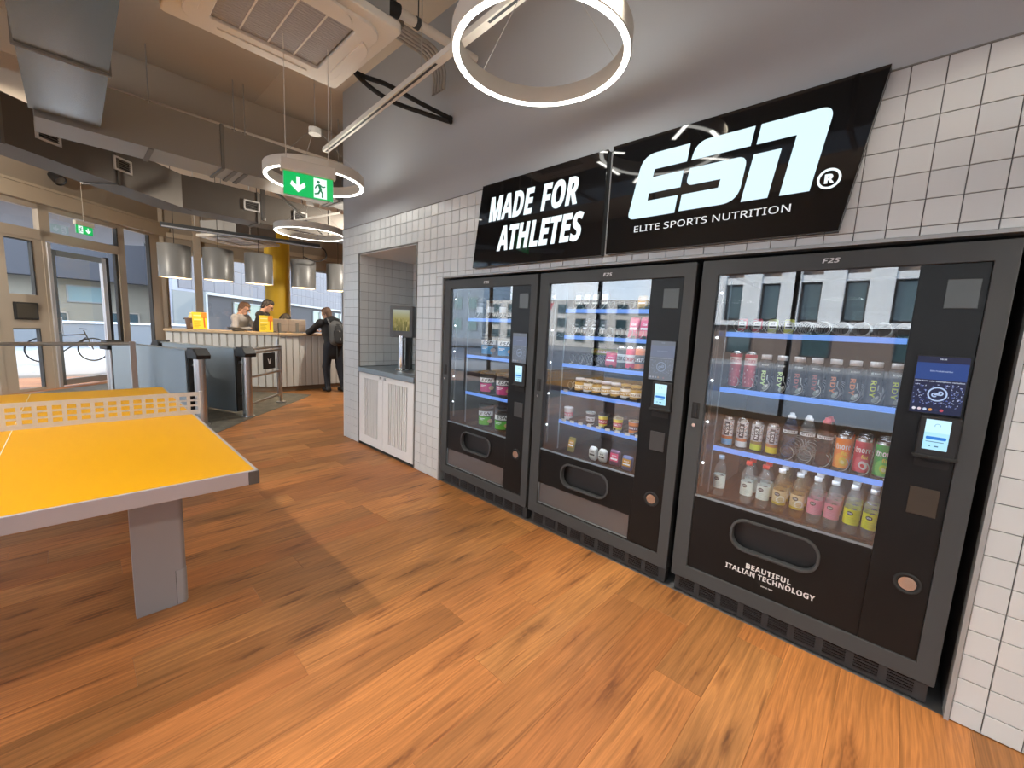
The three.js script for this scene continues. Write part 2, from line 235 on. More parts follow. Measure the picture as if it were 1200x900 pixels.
{
  const list = [], rest = [], cache = {}, rowP = 0.0992, colP = 0.0988, gr = 0.0032, blocks = [[MZ0 - 0.012, MZ1 + 0.012, -1, MTOP + 0.012], [NZ0 - 0.008, NZ1 + 0.008, -1, NTOP + 0.008]];
  for (let r = 0; r < 26; r++) {
    let y1 = TOP - rowP * r, y0 = Math.max(0.004, y1 - rowP + gr); if (y1 - y0 < 0.012) continue;
    for (let c = -60; c < 46; c++) {
      let z0 = -0.017 + colP * c + gr / 2, z1 = z0 + colP - gr; z0 = Math.max(z0, WEND); z1 = Math.min(z1, 4.28); if (z1 - z0 < 0.012) continue;
      let a = y0, skip = false, zz0 = z0, zz1 = z1;
      for (const [b0, b1, , by] of blocks) { if (zz1 <= b0 || zz0 >= b1 || a >= by) continue; const insideY = y1 <= by + 0.01; if (insideY) { if (zz0 >= b0 - 0.001 && zz1 <= b1 + 0.001) { skip = true; break; } if (zz0 < b0) zz1 = Math.min(zz1, b0 - 0.002); else zz0 = Math.max(zz0, b1 + 0.002); } else if (a < by) { if (zz0 < b0 - 0.01) rest.push(tileGeo(0, 0, a, by, zz0, b0 - 0.002).rotateY(-Math.PI / 2).translate(W + 0.008, (a + by) / 2, (zz0 + b0 - 0.002) / 2)); if (zz1 > b1 + 0.01) rest.push(tileGeo(0, 0, a, by, b1 + 0.002, zz1).rotateY(-Math.PI / 2).translate(W + 0.008, (a + by) / 2, (b1 + 0.002 + zz1) / 2)); a = by + 0.002; } }
      if (skip || zz1 - zz0 < 0.01 || y1 - a < 0.01) continue;
      const p = V(W, (a + y1) / 2, (zz0 + zz1) / 2), vis = inFrame(p), d = vis ? depthOf(p) : 99, cov = (p.z > -2.5 && p.z < -0.25 && p.y > 1.9 && p.y < 2.44) || 0;
      list.push([vis && !cov ? (zz1 - zz0) * (y1 - a) * Math.pow(484 / d, 2) * (W / p.distanceTo(camera.position)) : 0, a, y1, zz0, zz1]);
    }
  }
  list.sort((p, q) => q[0] - p[0]);
  list.forEach(([s, a, b, z0, z1], i) => {
    const key = (b - a).toFixed(3) + '/' + (z1 - z0).toFixed(3), g = cache[key] ??= tileGeo(0, 0, a, b, z0, z1).rotateY(-Math.PI / 2);
    if (i < 298 && s > 0) { const m = mesh('tile', g, M.tile[Math.floor(rnd() * 3)], wallR); m.position.set(W + 0.008, (a + b) / 2, (z0 + z1) / 2); m.rotation.set(0, (rnd() - 0.5) * 0.006, (rnd() - 0.5) * 0.006); }
    else rest.push(g.clone().translate(W + 0.008, (a + b) / 2, (z0 + z1) / 2));
  });
  stuff(mesh('tiles_beyond', rest, M.tile[1], wallR));
}
// the dispenser niche: tiled far side and back
const niche = structure('wall_niche');
{
  mesh('tile_backing', [bx(W + 0.008, W + 0.71, 0.9, NTOP, NZ0 - 0.01, NZ0 + 0.001), bx(W + 0.70, W + 0.72, 0, NTOP, NZ0, NZ1)], M.grout, niche);
  mesh('soffit', bx(W + 0.012, W + 0.70, NTOP - 0.008, NTOP - 0.0005, NZ0 + 0.001, NZ1 - 0.001), M.white, niche);
  const cache = {}, rest = [];
  for (let r = 0; r < 13; r++) for (let c = 0; c < 7; c++) {
    const y1 = 2.15 - 0.0992 * r, y0 = Math.max(0.912, y1 - 0.096), x0 = W + 0.012 + 0.0988 * c, x1 = Math.min(x0 + 0.0956, W + 0.698); if (y1 - y0 < 0.015) continue;
    const key = (y1 - y0).toFixed(3) + (x1 - x0).toFixed(3), g = cache[key] ??= tileGeo(0, 0, y0, y1, x0, x1); const m = mesh('tile', g, M.tile[Math.floor(rnd() * 3)], niche); m.position.set((x0 + x1) / 2, (y0 + y1) / 2, NZ0 + 0.001);
  }
  for (let r = 0; r < 13; r++) for (let c = 0; c < 12; c++) { const y1 = 2.15 - 0.0992 * r, y0 = Math.max(0.912, y1 - 0.096), z0 = NZ0 + 0.012 + 0.0988 * c, z1 = Math.min(z0 + 0.0956, NZ1); if (y1 - y0 < 0.015 || z1 - z0 < 0.015) continue; rest.push(tileGeo(0, 0, y0, y1, z0, z1).rotateY(-Math.PI / 2).translate(W + 0.70, (y0 + y1) / 2, (z0 + z1) / 2)); }
  stuff(mesh('back_tiles', rest, M.tile[1], niche));
}
// wall end return (hidden side) and the room's other walls
const wallEnd = structure('wall_end'); mesh('panel', bx(W + 0.01, W + DEPTH + 0.1, 0, CEIL, WEND - 0.004, WEND), M.plaster, wallEnd); mesh('partition', bx(W + DEPTH, 8, 0, CEIL, WEND - 0.1, WEND), M.plaster, wallEnd);
const wallB = structure('wall_rear'); mesh('panel', bx(-4.3, 3.4, 0, CEIL, 4.1, 4.3), M.plaster, wallB);
const wallE = structure('wall_east'); mesh('panel', bx(7.6, 7.8, 0, CEIL, -12.6, WEND), M.wallTan, wallE);
// glazed street wall on the left (seen only mirrored in the machines)
const street = structure('wall_left'); const LX = -4.0;
{
  mesh('panel', bx(LX - 0.2, LX, 3.05, CEIL, -7.4, 4.3), M.wallTan, street); mesh('sill', bx(LX - 0.2, LX, -0.05, 0.12, -7.4, 4.3), M.taupe, street);
  for (let z = -7.3; z < 4.4; z += 1.94) mesh('mullion', bx(LX - 0.12, LX - 0.02, 0.12, 3.05, z - 0.03, z + 0.03), M.frame, street);
  for (let z = -7.3, i = 1; z < 4; z += 1.94, i++) { const w = structure('window_' + i); mesh('pane', bx(LX - 0.075, LX - 0.065, 0.13, 3.05, z + 0.03, z + 1.91), M.glass, w); }
}
// angled entrance wall: frame coordinates s along the wall, y up
const DA = 46.73 * R, DP = [-0.287, -10.742], DU = [Math.sin(DA), -Math.cos(DA)];
const dWall = structure('wall_entrance', [DP[0], 0, DP[1]], Math.PI / 2 - DA);   // local +x runs along the wall, local +z looks into the room
{
  const b = (n, s0, s1, y0, y1, m = M.taupe, z0 = -0.1, z1 = 0) => mesh(n, bx(s0, s1, y0, y1, z0, z1), m, dWall);
  b('wall_panel', -5.4, 2.7, 3.36, CEIL, M.wallTan, -0.2, 0.0); b('lintel', -5.4, 2.5, 3.1, 3.36, M.woodTrim, -0.12, 0.12); b('lintel_lip', -5.4, 2.5, 3.33, 3.37, M.woodTrim, 0.1, 0.16);
  b('post', 2.1, 2.36, 0, 3.12); b('post', 1.36, 1.5, 0, 3.12); b('post', 0.0, 0.05, 0, 2.66); b('post', -0.02, 0.14, 2.6, 3.12); b('post', -0.78, -0.7, 0, 3.12);
  b('transom_rail', -0.78, 1.4, 2.52, 2.68); b('bottom_rail', 1.5, 2.1, 0, 0.16); b('upper_rail', 1.5, 2.1, 3.06, 3.12);
  b('upper_rail', -0.78, 1.4, 3.02, 3.12);
  // leaf with the two panes and the dark plate
  b('wall_panel', -0.7, -0.53, 0, 2.52, M.taupe, -0.07, -0.01); b('wall_panel', -0.15, 0.0, 0, 2.52, M.taupe, -0.07, -0.01); b('wall_panel', -0.53, -0.15, 1.05, 1.6, M.taupe, -0.07, -0.01); b('wall_panel', -0.53, -0.15, 2.48, 2.52, M.taupe, -0.07, -0.01); b('wall_panel', -0.53, -0.15, 0, 0.05, M.taupe, -0.07, -0.01);
  mesh('letter_plate', rb(-0.5, -0.17, 1.19, 1.47, -0.02, 0.02, 0.008), M.black, dWall); mesh('letter_flap', rb(-0.475, -0.195, 1.215, 1.445, 0.01, 0.026, 0.006), std(lin(0.05, 0.043, 0.03), 0.5), dWall);
  for (const [s0, s1, y0, y1] of [[-0.53, -0.15, 1.6, 2.48], [-0.53, -0.15, 0.05, 1.05]]) { b('pane_bead', s1 - 0.02, s1, y0, y1, M.frame, -0.06, 0.0); b('pane_bead', s0, s1, y1 - 0.02, y1, M.frame, -0.06, 0.0); mesh('pane', bx(s0, s1, y0, y1, -0.045, -0.04), M.glass, dWall); }
  mesh('pane', bx(0.14, 1.38, 2.68, 3.04, -0.06, -0.055), M.glass, dWall); mesh('pane', bx(-0.7, -0.02, 2.68, 3.04, -0.06, -0.055), M.glass, dWall); mesh('pane', bx(1.5, 2.1, 0.16, 3.06, -0.06, -0.055), M.glass, dWall);
  b('pane_bead', 1.34, 1.37, 2.68, 3.04, M.frame, -0.07, 0.0); b('pane_bead', 2.07, 2.1, 0.16, 3.06, M.frame, -0.07, 0.0);
  // the rest of the wall to the left, out of frame: more glazing
  for (let s = -5.4; s < -0.9; s += 1.5) { b('post', s - 0.05, s + 0.05, 0, 3.12); mesh('pane', bx(s + 0.05, Math.min(s + 1.45, -0.78), 0.1, 3.1, -0.06, -0.055), M.glass, dWall); }
}
const door = structure('door_1', [DP[0], 0, DP[1]], Math.PI / 2 - DA);
{
  const b = (n, s0, s1, y0, y1, m, z0 = -0.08, z1 = -0.02) => mesh(n, rb(s0, s1, y0, y1, z0, z1, 0.006), m, door);
  b('jamb', 0.05, 0.11, 0, 2.5, M.alu, -0.1, 0.02); b('stile', 0.13, 0.2, 0.03, 2.4, M.steelBrushed); b('stile', 1.02, 1.1, 0.03, 2.4, M.alu); b('dark_edge', 1.1, 1.16, 0.0, 2.42, M.rubber); b('rail', 0.2, 1.02, 0.03, 0.14, M.alu); b('rail', 0.2, 1.02, 2.3, 2.4, M.steelBrushed);
  mesh('pane', bx(0.2, 1.02, 0.14, 2.3, -0.054, -0.048), M.glass, door); mesh('side_pane', bx(1.16, 1.34, 0.05, 2.5, -0.06, -0.054), M.glass, door); b('side_edge', 1.3, 1.36, 0, 2.52, M.frame);
  mesh('handle', [bar([0.16, 0.95, 0.03], [0.16, 1.25, 0.03], 0.012), bar([0.16, 0.98, -0.03], [0.16, 0.98, 0.03], 0.008), bar([0.16, 1.22, -0.03], [0.16, 1.22, 0.03], 0.008)], M.steel, door);
}
// rear window wall behind the reception
const wallBack = structure('wall_back'); const BZ = -12.4;
{
  mesh('upper_panel', bx(1.3, 7.8, 2.82, CEIL, BZ - 0.2, BZ), M.wallTan, wallBack); mesh('sill_panel', bx(1.3, 7.8, 0, 0.85, BZ - 0.2, BZ), M.wallTan, wallBack);
  mesh('end_post', bx(1.30, 1.5, 0, CEIL, BZ - 0.2, BZ + 0.05), M.taupe, wallBack); mesh('ledge', bx(1.3, 7.8, 3.1, 3.2, BZ, BZ + 0.1), M.woodTrim, wallBack);
  let i = 7; for (let x = 1.5; x < 7.5; x += 2.05, i++) { const w = structure('window_' + i); mesh('window_frame', [bx(x, x + 0.06, 0.85, 2.82, BZ - 0.12, BZ - 0.04), bx(x, x + 2.05, 0.85, 0.91, BZ - 0.12, BZ - 0.04), bx(x, x + 2.05, 2.76, 2.82, BZ - 0.12, BZ - 0.04)], x > 1.6 ? M.alu : M.woodTrim, w); mesh('pane', bx(x + 0.06, x + 2.05, 0.91, 2.76, BZ - 0.09, BZ - 0.084), M.glass, w); }
  mesh('standpipe', bx(2.02, 2.16, 0.85, CEIL, BZ + 0.02, BZ + 0.12), M.taupe, wallBack);
}
const column = structure('column_reception', [3.38, 0, -10.95]); lab(mesh('shaft', cyl(0.265, 0.265, CEIL, 36), M.yellowPaint, column), 'yellow painted round column');
// ------------------------------------------------------------------ lit signs above the machines
function signBoard(name, label, quad, build) { // quad [[z, y] TL, TR, BR, BL] on the face
  const zc = (quad[3][0] + quad[2][0]) / 2, yb = quad[3][1], t = thing(name, label, 'sign', [W - 0.002, yb, zc]);
  const S = new THREE.Shape(quad.map(([z, y]) => new THREE.Vector2(z - zc, y - yb)));
  lab(mesh('face_panel', onWall(ext(S, 0.012, 0.002)).translate(-0.03, 0, 0), M.blackGloss, t), 'glossy black sign face');
  mesh('casing', onWall(ext(S, 0.03)).scale(1, 0.995, 0.998), M.frame, t);
  build(t, zc, yb); return t;
}
const place = (g, u, y, out = 0.0445) => onWall(g).translate(-out, y, u);
signBoard('illuminated_sign', 'black glossy backlit sign reading MADE FOR ATHLETES, the narrower of two', [[-2.454, 2.466], [-1.385, 2.466], [-1.385, 1.873], [-2.544, 1.873]], (t, zc, yb) => {
  for (const [w, z0, z1, y0, y1] of [['MADE', -2.372, -1.955, 2.196, 2.366], ['FOR', -1.871, -1.582, 2.196, 2.366], ['ATHLETES', -2.276, -1.545, 1.974, 2.150]]) {
    const sl = 0.15, h = y1 - y0; mesh('lettering', place(letters(w, z1 - z0, h, 0.003, sl, font, 0.026), z0 - zc, y0 - yb), M.signWarm, t);
  }
});
signBoard('illuminated_sign', 'wide black glossy backlit sign with a large three-letter logo and slanted right edge', [[-1.351, 2.472], [-0.172, 2.472], [-0.263, 1.876], [-1.351, 1.876]], (t, zc, yb) => {
  const roundPoly = (pts, rs) => { const S = new THREE.Shape(), n = pts.length; for (let i = 0; i < n; i++) { const P = V(...pts[i], 0), A = V(...pts[(i + n - 1) % n], 0), B = V(...pts[(i + 1) % n], 0), r = rs[i] || 0; if (!r) { i ? S.lineTo(P.x, P.y) : S.moveTo(P.x, P.y); continue; } const a = P.clone().add(A.sub(P).setLength(r)), b = P.clone().add(B.sub(P).setLength(r)); i ? S.lineTo(a.x, a.y) : S.moveTo(a.x, a.y); S.quadraticCurveTo(P.x, P.y, b.x, b.y); } S.closePath(); return S; };
  const P = (pts) => pts.map(([z, y]) => [z - zc, y - yb]);
  const add = (pts, rs) => mesh('logo_letter', onWall(ext(roundPoly(P(pts), rs), 0.003)).translate(-0.0445, 0, 0), M.signWhite, t);
  add([[-1.157, 2.376], [-0.908, 2.376], [-0.918, 2.293], [-1.088, 2.293], [-1.095, 2.253], [-0.930, 2.253], [-0.939, 2.174], [-1.109, 2.174], [-1.114, 2.136], [-0.949, 2.136], [-0.959, 2.051], [-1.226, 2.051]], [0.075, 0, 0, 0, 0, 0, 0, 0, 0, 0, 0, 0.04]);
  add([[-0.895, 2.294], [-0.875, 2.376], [-0.618, 2.376], [-0.630, 2.294]], [0, 0.06, 0, 0]);
  add([[-0.897, 2.255], [-0.636, 2.255], [-0.660, 2.055], [-0.936, 2.055], [-0.927, 2.135], [-0.753, 2.135], [-0.745, 2.174], [-0.912, 2.174]], [0, 0.045, 0.075, 0, 0, 0, 0, 0.035]);
  add([[-0.593, 2.376], [-0.328, 2.376], [-0.380, 2.052], [-0.490, 2.052], [-0.451, 2.294], [-0.605, 2.294]], [0, 0.05, 0, 0, 0, 0]);
  add([[-0.611, 2.252], [-0.503, 2.252], [-0.536, 2.052], [-0.645, 2.052]], [0, 0, 0, 0]);
  const ring = new THREE.Shape(); ring.absarc(0, 0, 0.0405, 0, Math.PI * 2, false); const hole = new THREE.Path(); hole.absarc(0, 0, 0.032, 0, Math.PI * 2, true); ring.holes.push(hole);
  mesh('registered_mark', [onWall(ext(ring, 0.003, 0, 32)).translate(-0.0445, 2.089 - yb, -0.317 - zc), place(letters('R', 0.032, 0.036, 0.003, 0, font, 0.03), -0.332 - zc, 2.071 - yb)], M.signWarm, t);
  mesh('lettering', place(letters('ELITE SPORTS NUTRITION', 0.738, 0.033, 0.002, 0, fontR), -1.178 - zc, 1.978 - yb), std(lin(0.6, 0.62, 0.64), 0.5, { emissive: lin(0.25, 0.28, 0.3) }), t);
});

// ------------------------------------------------------------------ vending machines
const screenTex = canvasTex(256, 400, (c, w, h) => {
  c.fillStyle = '#171a3c'; c.fillRect(0, 0, w, h); c.fillStyle = '#1d3f86'; c.fillRect(0, 44, w, 118); c.fillStyle = '#dfe6f5'; c.font = 'bold 14px sans-serif'; c.textAlign = 'center'; c.fillText('10:36', w / 2, 22); c.font = '12px sans-serif'; c.fillText('Bitte Produkt wählen', w / 2, 106); c.font = 'bold 13px sans-serif'; c.fillText('Bitte Karte oder Smartphone vorhalten', w / 2, 178);
  let s = 11; const q = () => (s = (s * 16807) % 2147483647) / 2147483647; c.lineWidth = 4; for (let i = 0; i < 150; i++) { const x = 8 + q() * 240, y = 196 + q() * 150; if (Math.hypot(x - 128, y - 262) < 58) continue; c.strokeStyle = ['#8e9bd0', '#5b6bb5', '#c7d0ee'][i % 3]; const a = q() * 6; c.beginPath(); c.moveTo(x, y); c.lineTo(x + 9 * Math.cos(a), y + 9 * Math.sin(a)); c.stroke(); }
  c.strokeStyle = '#b9cdf2'; c.lineWidth = 9; c.beginPath(); c.arc(128, 262, 46, 0, 7); c.stroke(); c.lineWidth = 8; c.lineCap = 'round'; c.beginPath(); c.arc(142, 256, 12, -2.2, 1.2); c.lineTo(116, 266); c.stroke(); c.beginPath(); c.arc(114, 268, 12, 0.9, 4.4); c.lineTo(140, 258); c.stroke();
  ['#e9e4ee', '#e7d0d8', '#cfdcf0', '#e8a04c', '#24284f', '#c24a5a'].forEach((k, i) => { c.fillStyle = k; c.beginPath(); c.arc(22 + i * 28, 374, 10, 0, 7); c.fill(); });
});
const readerTex = canvasTex(128, 224, (c, w, h) => { c.fillStyle = '#a9dcf6'; c.fillRect(0, 0, w, h); c.fillStyle = '#c2e9fb'; c.fillRect(0, 0, w, 96); c.strokeStyle = '#7fb2cc'; c.lineWidth = 4; c.beginPath(); c.arc(62, 44, 14, 2.6, 6.6); c.stroke(); c.fillStyle = '#2a74c8'; rr(c, 12, 126, 104, 22, 8); c.fillStyle = '#4a6f88'; c.fillRect(14, 162, 92, 5); c.fillRect(30, 192, 12, 8); c.fillRect(60, 192, 22, 9); });
function rr(c, x, y, w, h, r) { c.beginPath(); c.moveTo(x + r, y); c.arcTo(x + w, y, x + w, y + h, r); c.arcTo(x + w, y + h, x, y + h, r); c.arcTo(x, y + h, x, y, r); c.arcTo(x, y, x + w, y, r); c.closePath(); c.fill(); }
const scrMat = (t, k) => new THREE.MeshStandardMaterial({ color: 0x050505, roughness: 0.15, emissive: 0xffffff, emissiveMap: t, emissiveIntensity: k });
M.screen = scrMat(screenTex, 0.75); M.reader = scrMat(readerTex, 0.95);
const MW = 1.045, SD = 0.2;
const plane = (u0, u1, y0, y1, out) => place(new THREE.PlaneGeometry(u1 - u0, y1 - y0).translate((u1 - u0) / 2, (y1 - y0) / 2, 0), u0, y0, out);
const helixTube = (r, len, turns, wire) => { class H extends THREE.Curve { getPoint(t) { const a = t * turns * Math.PI * 2 - Math.PI / 2; return V(len * t, r * Math.sin(a), r * Math.cos(a)); } } return new THREE.TubeGeometry(new H(), Math.round(turns * 16), wire, 5, false); };
const coilG = helixTube(0.032, 0.42, 6, 0.0018), coilWide = helixTube(0.047, 0.42, 5, 0.0022);
M.coil = std(lin(0.6, 0.6, 0.58), 0.3, { metalness: 0.9 });
function machine(z0, label, shelves, opts = {}) {
  const t = thing('vending_machine', label, 'vending machine', [W, 0, z0]);
  const F = (x0, x1, y0, y1, u0, u1, r = 0.003) => rb(x0, x1, y0, y1, u0, u1, r);
  mesh('cabinet', [bx(0.02, 0.84, 1.785, 1.80, 0.01, MW - 0.01), bx(0.04, 0.84, 0.08, 1.79, 0.008, 0.03), bx(0.04, 0.84, 0.08, 1.79, 0.845, MW - 0.008), bx(0.82, 0.84, 0.08, 1.79, 0.01, MW - 0.01), bx(0.03, 0.84, 0.08, 0.11, 0.01, MW - 0.01)], M.dark, t);
  mesh('inner_floor', bx(0.06, 0.82, 0.50, 0.525, 0.03, 0.845), M.dark, t);
  const fr = rrect(0, 0.10, MW, 1.80, 0.008); fr.holes.push(rectPath(0.078, 0.175, 0.985, 1.728));
  lab(mesh('door_frame', place(ext(fr, 0.045, 0.003), 0, 0, -0.045), M.frame, t), 'dark grey door frame');
  // lower black panel with the delivery opening
  const lowY = opts.text ? 0.175 : 0.175, low = new THREE.Shape(); low.moveTo(0.079, lowY); low.lineTo(0.801, lowY); low.lineTo(0.801, 0.58); low.lineTo(0.079, 0.58); low.closePath(); low.holes.push(rrect(0.272, 0.37, 0.635, 0.53, 0.07, new THREE.Path())); if (!opts.text) low.holes.push(rectPath(0.083, 0.188, 0.789, 0.332));
  const lp = mesh('lower_panel', place(ext(low, 0.012), 0, 0, -0.02), M.panel, t);
  const fl = mesh('delivery_flap', place(ext(rrect(0.262, 0.36, 0.645, 0.54, 0.075), 0.006), 0, 0, -0.05), M.black, t);
  const rim = rrect(0.268, 0.366, 0.639, 0.534, 0.073); rim.holes.push(rrect(0.28, 0.378, 0.627, 0.522, 0.062, new THREE.Path())); mesh('flap_rim', place(ext(rim, 0.03, 0.002), 0, 0, -0.03), M.frame, fl);
  if (!opts.text) { const wg = mesh('lower_window', plane(0.083, 0.789, 0.188, 0.332, -0.015), phys({ color: lin(0.10, 0.10, 0.105), roughness: 0.12, clearcoat: 1, clearcoatRoughness: 0.03 }), t); mesh('window_edge', [bx(0.006, 0.012, 0.184, 0.19, 0.08, 0.79), bx(0.006, 0.012, 0.188, 0.332, 0.08, 0.086)], M.steelBrushed, wg); }
  else { mesh('lettering', [place(letters('BEAUTIFUL', 0.19, 0.026, 0.001), 0.357, 0.286, -0.0075), place(letters('ITALIAN TECHNOLOGY', 0.376, 0.026, 0.001), 0.266, 0.252, -0.0075), place(letters('SINCE 1967', 0.05, 0.006, 0.001), 0.43, 0.222, -0.0075)], std(lin(0.72, 0.72, 0.72), 0.5), t); }
  // control column
  const cp = mesh('control_panel', F(0.003, 0.03, 0.176, 1.727, 0.802, 0.984, 0.002), M.panel, t);
  mesh('upper_display', F(-0.001, 0.01, 1.564, 1.67, 0.88, 0.967, 0.002), phys({ color: lin(0.05, 0.052, 0.052), roughness: 0.25, emissive: lin(0.01, 0.012, 0.011) }), cp);
  const sc = mesh('screen', F(-0.004, 0.01, 1.168, 1.389, 0.836, 0.977, 0.002), M.black, t); mesh('screen_image', plane(0.838, 0.975, 1.171, 1.386, 0.0046), opts.screen ?? M.screen, sc);
  const rd = mesh('card_reader', F(-0.018, 0.01, 1.003, 1.163, 0.872, 0.985, 0.008), M.black, t); mesh('reader_screen', plane(0.890, 0.957, 1.035, 1.15, 0.0186), M.reader, rd); mesh('reader_lip', F(-0.03, 0.0, 1.0, 1.012, 0.866, 0.99, 0.004), M.rubber, rd);
  const slot = rrect(0.876, 0.962, 0.972, 0.994, 0.008); mesh('coin_slot', [place(ext(slot, 0.004), 0, 0, -0.002), bx(-0.006, 0.0, 0.980, 0.985, 0.90, 0.95)], M.rubber, t);
  mesh('notice_plate', F(0.0, 0.006, 0.768, 0.877, 0.879, 0.962, 0.001), opts.plate ?? std(lin(0.045, 0.034, 0.022), 0.35), cp);
  const cup = mesh('coin_return', lathe([[0.001, -0.012], [0.028, -0.012], [0.030, 0.004], [0.040, 0.006], [0.043, 0.0], [0.043, -0.01]], 32).rotateZ(Math.PI / 2).translate(0, 0.48, 0.92), M.rubber, t); mesh('cup_flap', cyl(0.027, 0.027, 0.004, 28).rotateZ(Math.PI / 2).translate(-0.001, 0.482, 0.92), phys({ color: lin(0.55, 0.5, 0.47), roughness: 0.12, metalness: 0.9 }), cup);
  // lock, handle and maker's mark
  const ha = mesh('handle', F(-0.004, 0.004, 0.99, 1.078, 0.018, 0.06, 0.004), M.rubber, t); mesh('handle_grip', F(-0.008, 0.0, 1.0, 1.068, 0.03, 0.048, 0.004), M.black, ha); mesh('keyhole', cyl(0.011, 0.009, 0.012, 20).rotateZ(Math.PI / 2).translate(0.002, 0.957, 0.038), M.chrome, ha);
  mesh('maker_mark', place(letters('F2S', 0.056, 0.02, 0.001, 0.25, font), 0.494, 1.755, 0.0035), std(lin(0.7, 0.72, 0.74), 0.4), t);
  // glass, plinth, shelves
  mesh('glass', bx(0.012, 0.016, 0.58, 1.728, 0.078, 0.802), M.vendGlass, t); mesh('glass_seal', [bx(0.006, 0.02, 0.576, 0.583, 0.078, 0.802)], M.steelBrushed, t);
  const pl = mesh('plinth', F(0.03, 0.08, 0.004, 0.098, 0.012, MW - 0.012), M.plinth, t);
  const lou = []; for (let g = 0; g < 9; g++) for (let i = 0; i < 5; i++) lou.push(bx(0.024, 0.032, 0.022 + i * 0.013, 0.029 + i * 0.013, 0.04 + g * 0.109, 0.12 + g * 0.109)); mesh('vent_louvers', lou, M.black, pl);
  mesh('light_strip', [bx(0.055, 0.065, 0.62, 1.70, 0.083, 0.093)], std(lin(0.1, 0.1, 0.1), 0.3), t);
  const bd = new THREE.SphereGeometry(0.006, 10, 8); for (const y of [1.645, 1.42, 1.197, 0.976, 0.752]) mesh('light_bead', bd, M.bead, t).position.set(0.05, y, 0.088);
  for (const u of [0.078, 0.802]) mesh('side_lining', bx(0.03, 0.8, 0.53, 1.74, u, u + 0.004), M.panel, t); mesh('guide_rail', bx(SD - 0.006, SD + 0.006, 0.55, 1.72, 0.083, 0.087), M.steelBrushed, t);
  const u0 = 0.088;
  shelves.forEach((s) => {
    const sh = mesh('shelf', [bx(SD, 0.68, s.y - 0.012, s.y, u0, 0.80), ...(s.lanes ? s.lanes.map((u) => bx(SD + 0.005, 0.66, s.y, s.y + 0.02, u - (s.pitch ?? 0.0724) / 2 - 0.001, u - (s.pitch ?? 0.0724) / 2 + 0.001)) : [])], M.dark, t);
    if (s.tray) { lab(mesh('tray_edge', rb(SD - 0.15, SD - 0.13, s.y - 0.03, s.y + 0.0, 0.085, 0.80, 0.004), M.dark, sh), 'dark tray edge'); return; }
    mesh('shelf_light', rb(SD - 0.012, SD, s.y - 0.024, s.y + 0.002, u0, 0.80, 0.003), M.led, sh); const sl = new THREE.RectAreaLight(lin(0.78, 0.88, 1), 22, 0.70, 0.008); sl.name = 'shelf_light_beam'; sl.position.set(W + SD - 0.02, s.y - 0.027, z0 + 0.445); scene.add(sl); sl.lookAt(V(W + SD + 0.10, s.y - 0.35, z0 + 0.445));
    for (const u of s.coils ?? []) { const wide = s.wide?.includes(u); mesh('coil', wide ? coilWide : coilG, M.coil, sh).position.set(SD + 0.004, s.y + (wide ? 0.05 : 0.035), u); }
    if (s.tags) for (const u of s.coils ?? s.lanes) { mesh('price_tag', bx(SD - 0.014, SD - 0.011, s.y - 0.004, s.y + 0.014, u - 0.018, u + 0.018), M.white, sh); }
  });
  const lamp = mesh('interior_lamp', rb(0.06, 0.10, 1.752, 1.77, 0.1, 0.79, 0.004), glow(0.7, 0.85, 1, 1.2), t);
  const L = new THREE.RectAreaLight(lin(0.75, 0.87, 1), 12.0, 0.66, 0.03); L.name = 'interior_light'; L.position.set(0.08, 1.748, 0.445); L.rotation.set(-Math.PI / 2, 0, Math.PI / 2); t.add(L); L.lookAt(V(W + 0.22, 0.6, z0 + 0.445));
  return t;
}
const lane = (i) => 0.135 + 0.0724 * i, lanes10 = [...Array(10).keys()].map(lane), lanesW = [0.15, 0.25, 0.35, 0.45, 0.55, 0.65, 0.745];
const Z1 = -0.80, Z2 = -1.875, Z3 = -2.945;
const S1 = [{ y: 1.452, lanes: lanes10, coils: lanes10 }, { y: 1.152, lanes: lanes10, coils: lanes10 }, { y: 0.822, lanes: lanes10, coils: lanes10.slice(4) }, { y: 0.535, tray: true }];
machine(Z1, 'nearest black vending machine full of drinks, with BEAUTIFUL ITALIAN TECHNOLOGY lettering', S1, { text: true });
const mid6 = lanes10;
const S2 = [{ y: 1.571, lanes: mid6, coils: mid6 }, { y: 1.388, lanes: mid6, coils: mid6 }, { y: 1.186, lanes: mid6, coils: mid6.slice(0, 4) }, { y: 0.988, lanes: mid6, coils: mid6.slice(0, 1), tags: true }, { y: 0.771, lanes: mid6, tags: true }, { y: 0.528, tray: true }];
const dim = M.screen.clone(); dim.emissiveIntensity = 0.25; dim.emissive = lin(0.7, 0.85, 1);
dim.color = lin(0.16, 0.2, 0.24);
const grayPlate = std(lin(0.05, 0.05, 0.05), 0.3);
machine(Z2, 'middle black vending machine with snacks and a yellow-labelled row of jars', S2, { screen: dim, plate: grayPlate });
const wide3 = [0.15, 0.295, 0.44, 0.585, 0.73];
const S3 = [{ y: 1.491, lanes: wide3, pitch: 0.145, coils: wide3, wide: wide3 }, { y: 1.168, lanes: [0.27, 0.48, 0.69], pitch: 0.21 }, { y: 0.835, lanes: [0.27, 0.48, 0.69], pitch: 0.21 }, { y: 0.535, tray: true }];
machine(Z3, 'farthest black vending machine holding tubs, beside the tiled pillar', S3, { screen: dim, plate: grayPlate });

// ------------------------------------------------------------------ what the machines hold
const wrap = (tex, r, y0, y1, turn = 0, n = 28, m = {}) => { const g = new THREE.CylinderGeometry(r, r, y1 - y0, n, 1, true).translate(0, (y0 + y1) / 2, 0); return [g, std(0xffffff, 0.4, { map: tex, ...m })]; };
